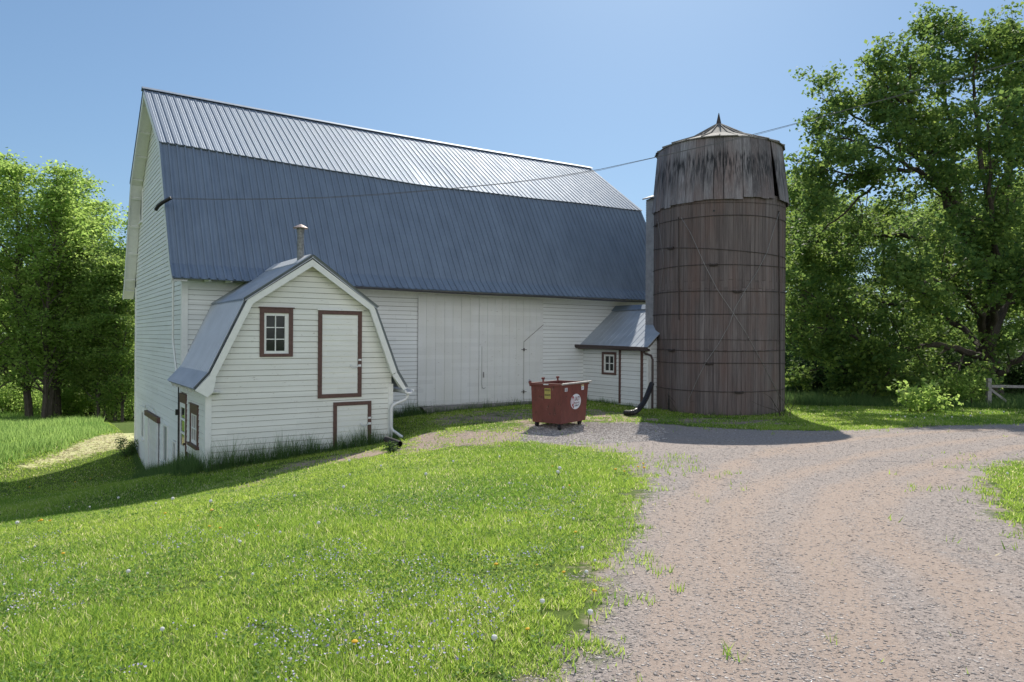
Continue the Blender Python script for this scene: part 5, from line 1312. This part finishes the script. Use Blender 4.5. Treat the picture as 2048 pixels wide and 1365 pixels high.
# straw lying on the mown strip
nS = 5000; c0 = np.array(STRAW); lo, hi = c0.min(0) - .5, c0.max(0) + .5; X, Y = rg.uniform(lo[0], hi[0], nS*3), rg.uniform(lo[1], hi[1], nS*3)
k = (poly_sd(STRAW, X, Y) < .3*(vnoise(X, Y, .5, 41)) - .1) & ~foot(X, Y, .05); X, Y = X[k], Y[k]; n = len(X)
g_ = G('dry_straw'); STRAWM = g_.bsdf(g_.ramp(g_.attr('tint').outputs['Fac'], [(0, (.42, .36, .17)), (1, (.80, .70, .46))]), .9)
blades('mown_straw', X, Y, rg.uniform(.008, .022, n), rg.uniform(.03, .06, n), STRAWM, rg, rg.uniform(0, 1, n), 10)
# stones on the drive
octv = np.array([(1,0,0),(0,1,0),(-1,0,0),(0,-1,0),(0,0,1),(0,0,-1)], float); octf = np.array([(0,1,4),(1,2,4),(2,3,4),(3,0,4),(1,0,5),(2,1,5),(3,2,5),(0,3,5)])
nS = 330000; th = rg.uniform(R(-8), R(41), nS); s = rg.uniform(math.sqrt(2.6), math.sqrt(24), nS); r = s*s; X, Y = np.sin(th)*r, np.cos(th)*r
sd, md, mt, ms = masks(X, Y); bandn = vnoise(sd*1.1 + X*.1, Y*.12, .5, 51); pt = vnoise(X, Y, .9, 52)
k = ((md + (vnoise(X, Y, .4, 53) - .5)*.9 > .45) & (bandn*.3 + pt*.2 + .25*wheel(X, Y) < rg.uniform(-.5, 1.0, nS))) & ~foot(X, Y, .1); X, Y, r = X[k], Y[k], r[k]; n = len(X)
def stones(name, X, Y, size, tint, m=STONE):
    n = len(X); Z = ground(X, Y); sc = size[:, None] * rg.uniform(.5, 1.1, (n, 3)) * np.array([1, 1, .20]); az = rg.uniform(0, 6.28, n); c_, s_ = np.cos(az), np.sin(az)
    v = octv[None] * sc[:, None, :] + rg.normal(0, .10, (n, 6, 3)) * size[:, None, None] * np.array([1, 1, .35])
    v = np.stack([v[..., 0]*c_[:, None] - v[..., 1]*s_[:, None] + X[:, None], v[..., 0]*s_[:, None] + v[..., 1]*c_[:, None] + Y[:, None], v[..., 2] + Z[:, None] + size[:, None]*.05], -1).reshape(-1, 3)
    f_ = (octf[None] + 6*np.arange(n)[:, None, None]).reshape(-1, 3); o = big_mesh(name, v, f_, m, np.repeat(tint, 6)); tag(o, kind='stuff'); return o
stones('gravel', X, Y, (.004 + .010*rg.uniform(0, 1, n)**3.5) * (1 + r/18), np.clip(rg.beta(1.6, 2.2, n), 0, 1))
PILE = [at_ground(*p) for p in [(1040, 882), (1070, 852), (1180, 846), (1290, 846), (1330, 858), (1320, 880), (1180, 890)]]
pl = np.array(PILE); lo, hi = pl.min(0), pl.max(0); X, Y = rg.uniform(lo[0], hi[0], 26000), rg.uniform(lo[1], hi[1], 26000); k = (poly_sd(PILE, X, Y) < .25*(vnoise(X, Y, .4, 55) - .3)) & ~foot(X, Y, .1); X, Y = X[k], Y[k]; n = len(X)
stones('crushed_stone', X, Y, rg.uniform(.016, .044, n), np.clip(rg.beta(1.3, 1.5, n), 0, 1))
for Z_, nn in ((DIRT, 9000), (DIRT2, 9000)):
    pl = np.array(Z_); lo, hi = pl.min(0), pl.max(0); X, Y = rg.uniform(lo[0], hi[0], nn), rg.uniform(lo[1], hi[1], nn); k = (poly_sd(Z_, X, Y) < .2*(vnoise(X, Y, .4, 56) - .2)) & ~foot(X, Y, .1); X, Y = X[k], Y[k]; n = len(X)
    stones('soil_clods', X, Y, .006 + .024*rg.uniform(0, 1, n)**3, np.clip(rg.beta(2.2, 1.6, n), 0, 1))
# violets in the lawn (a ground cover nobody could count)
nV = 19000; th = rg.uniform(R(-40), R(10), nV); s = rg.uniform(math.sqrt(2.8), math.sqrt(11), nV); r = s*s; X, Y = np.sin(th)*r, np.cos(th)*r
sd, md, mt, ms = masks(X, Y); k = (vnoise(X, Y, .8, 61)*.55 + vnoise(X, Y, .22, 62)*.45 > .64) & (md < .05) & (mt < .2); X, Y = X[k], Y[k]; n = len(X)
C = np.stack([X, Y, ground(X, Y) + rg.uniform(.04, .085, n)], -1)
tag(leaves_mesh('violet_flowers', C, .013, FLOWER, rg, None, None, .6, .9), kind='stuff')
# dandelions
def dandelion(kind):
    mb = MB(); h_ = .06 if kind == 'y' else .09
    mb.m = 1; mb.tube([(0, 0, -.02), (.008, 0, h_*.5), (.0, .006, h_)], .0035, 5); mb.m = 0
    if kind == 'y': mb.lathe((0, .006, h_), [(.008, -.008), (.022, 0), (.024, .006), (.014, .014), (.003, .017)], 10)
    else: mb.lathe((0, .006, h_), [(.004, -.002), (.018, .008), (.024, .022), (.018, .036), (.004, .044)], 10)
    o = mb.build('yellow_dandelion' if kind == 'y' else 'dandelion_clock', [DANDY if kind == 'y' else DSEED, STEM]); return o
YD = [(126,1113),(110,1098),(330,1032),(440,1060),(360,1042),(993,1138),(1075,1135),(1053,1028),(707,1301),(1057,1273),(1187,1191),(1140,975),(1232,943),(1249,945),(1275,938),(1288,940),(1286,930),(100,1045),(78,1044),(80,1046),(424,1027),(418,1057),(1130,1155),(1152,1070),(1105,935),(2039,977),(150,965),(205,950),(180,958),(60,975),(515,1056)]
WD = [(255,1160),(295,1158),(325,1280),(1083,1228),(505,1160),(345,1010),(312,1014),(140,1018),(235,1005),(180,1020),(420,1015),(590,1000),(690,985),(700,955),(760,940),(850,960),(955,1000),(1010,1005),(1020,975),(1115,950),(1128,985),(1115,958),(1150,1048),(1122,1068),(1190,1135),(1170,1160),(1178,1250),(1167,1110),(985,1305),(700,930),(905,930),(1000,920),(2016,955),(1780,835),(1795,832),(1810,838),(1830,836),(1850,840),(1890,834),(1905,838),(1925,832),(1940,836),(1870,830),(1960,830),(1985,826),(2010,828),(30,1060),(70,1100),(8,1180),(640,1060),(560,1075),(480,1095)]
for kind, L, lab, gr in (('y', YD, 'small yellow dandelion in bloom in the mown grass', 'yellow dandelions in the grass'), ('w', WD, 'white dandelion clock gone to seed in the mown grass', 'white dandelion clocks in the grass')):
    o0 = dandelion(kind); rr_ = random.Random(6)
    for i, (x, y) in enumerate(L):
        gx_, gy_ = at_ground(x, y + 4); o = o0 if i == 0 else o0.copy()
        if i: COL.objects.link(o)
        sc = rr_.uniform(.55, 1.0) * (.8 if gy_ < 9 else 1.2); o.location = (gx_, gy_, gz(gx_, gy_)); o.rotation_euler = (rr_.uniform(-.2, .2), rr_.uniform(-.2, .2), rr_.uniform(0, 6)); o.scale = (sc, sc, sc)
        tag(o, lab, 'flower', gr)
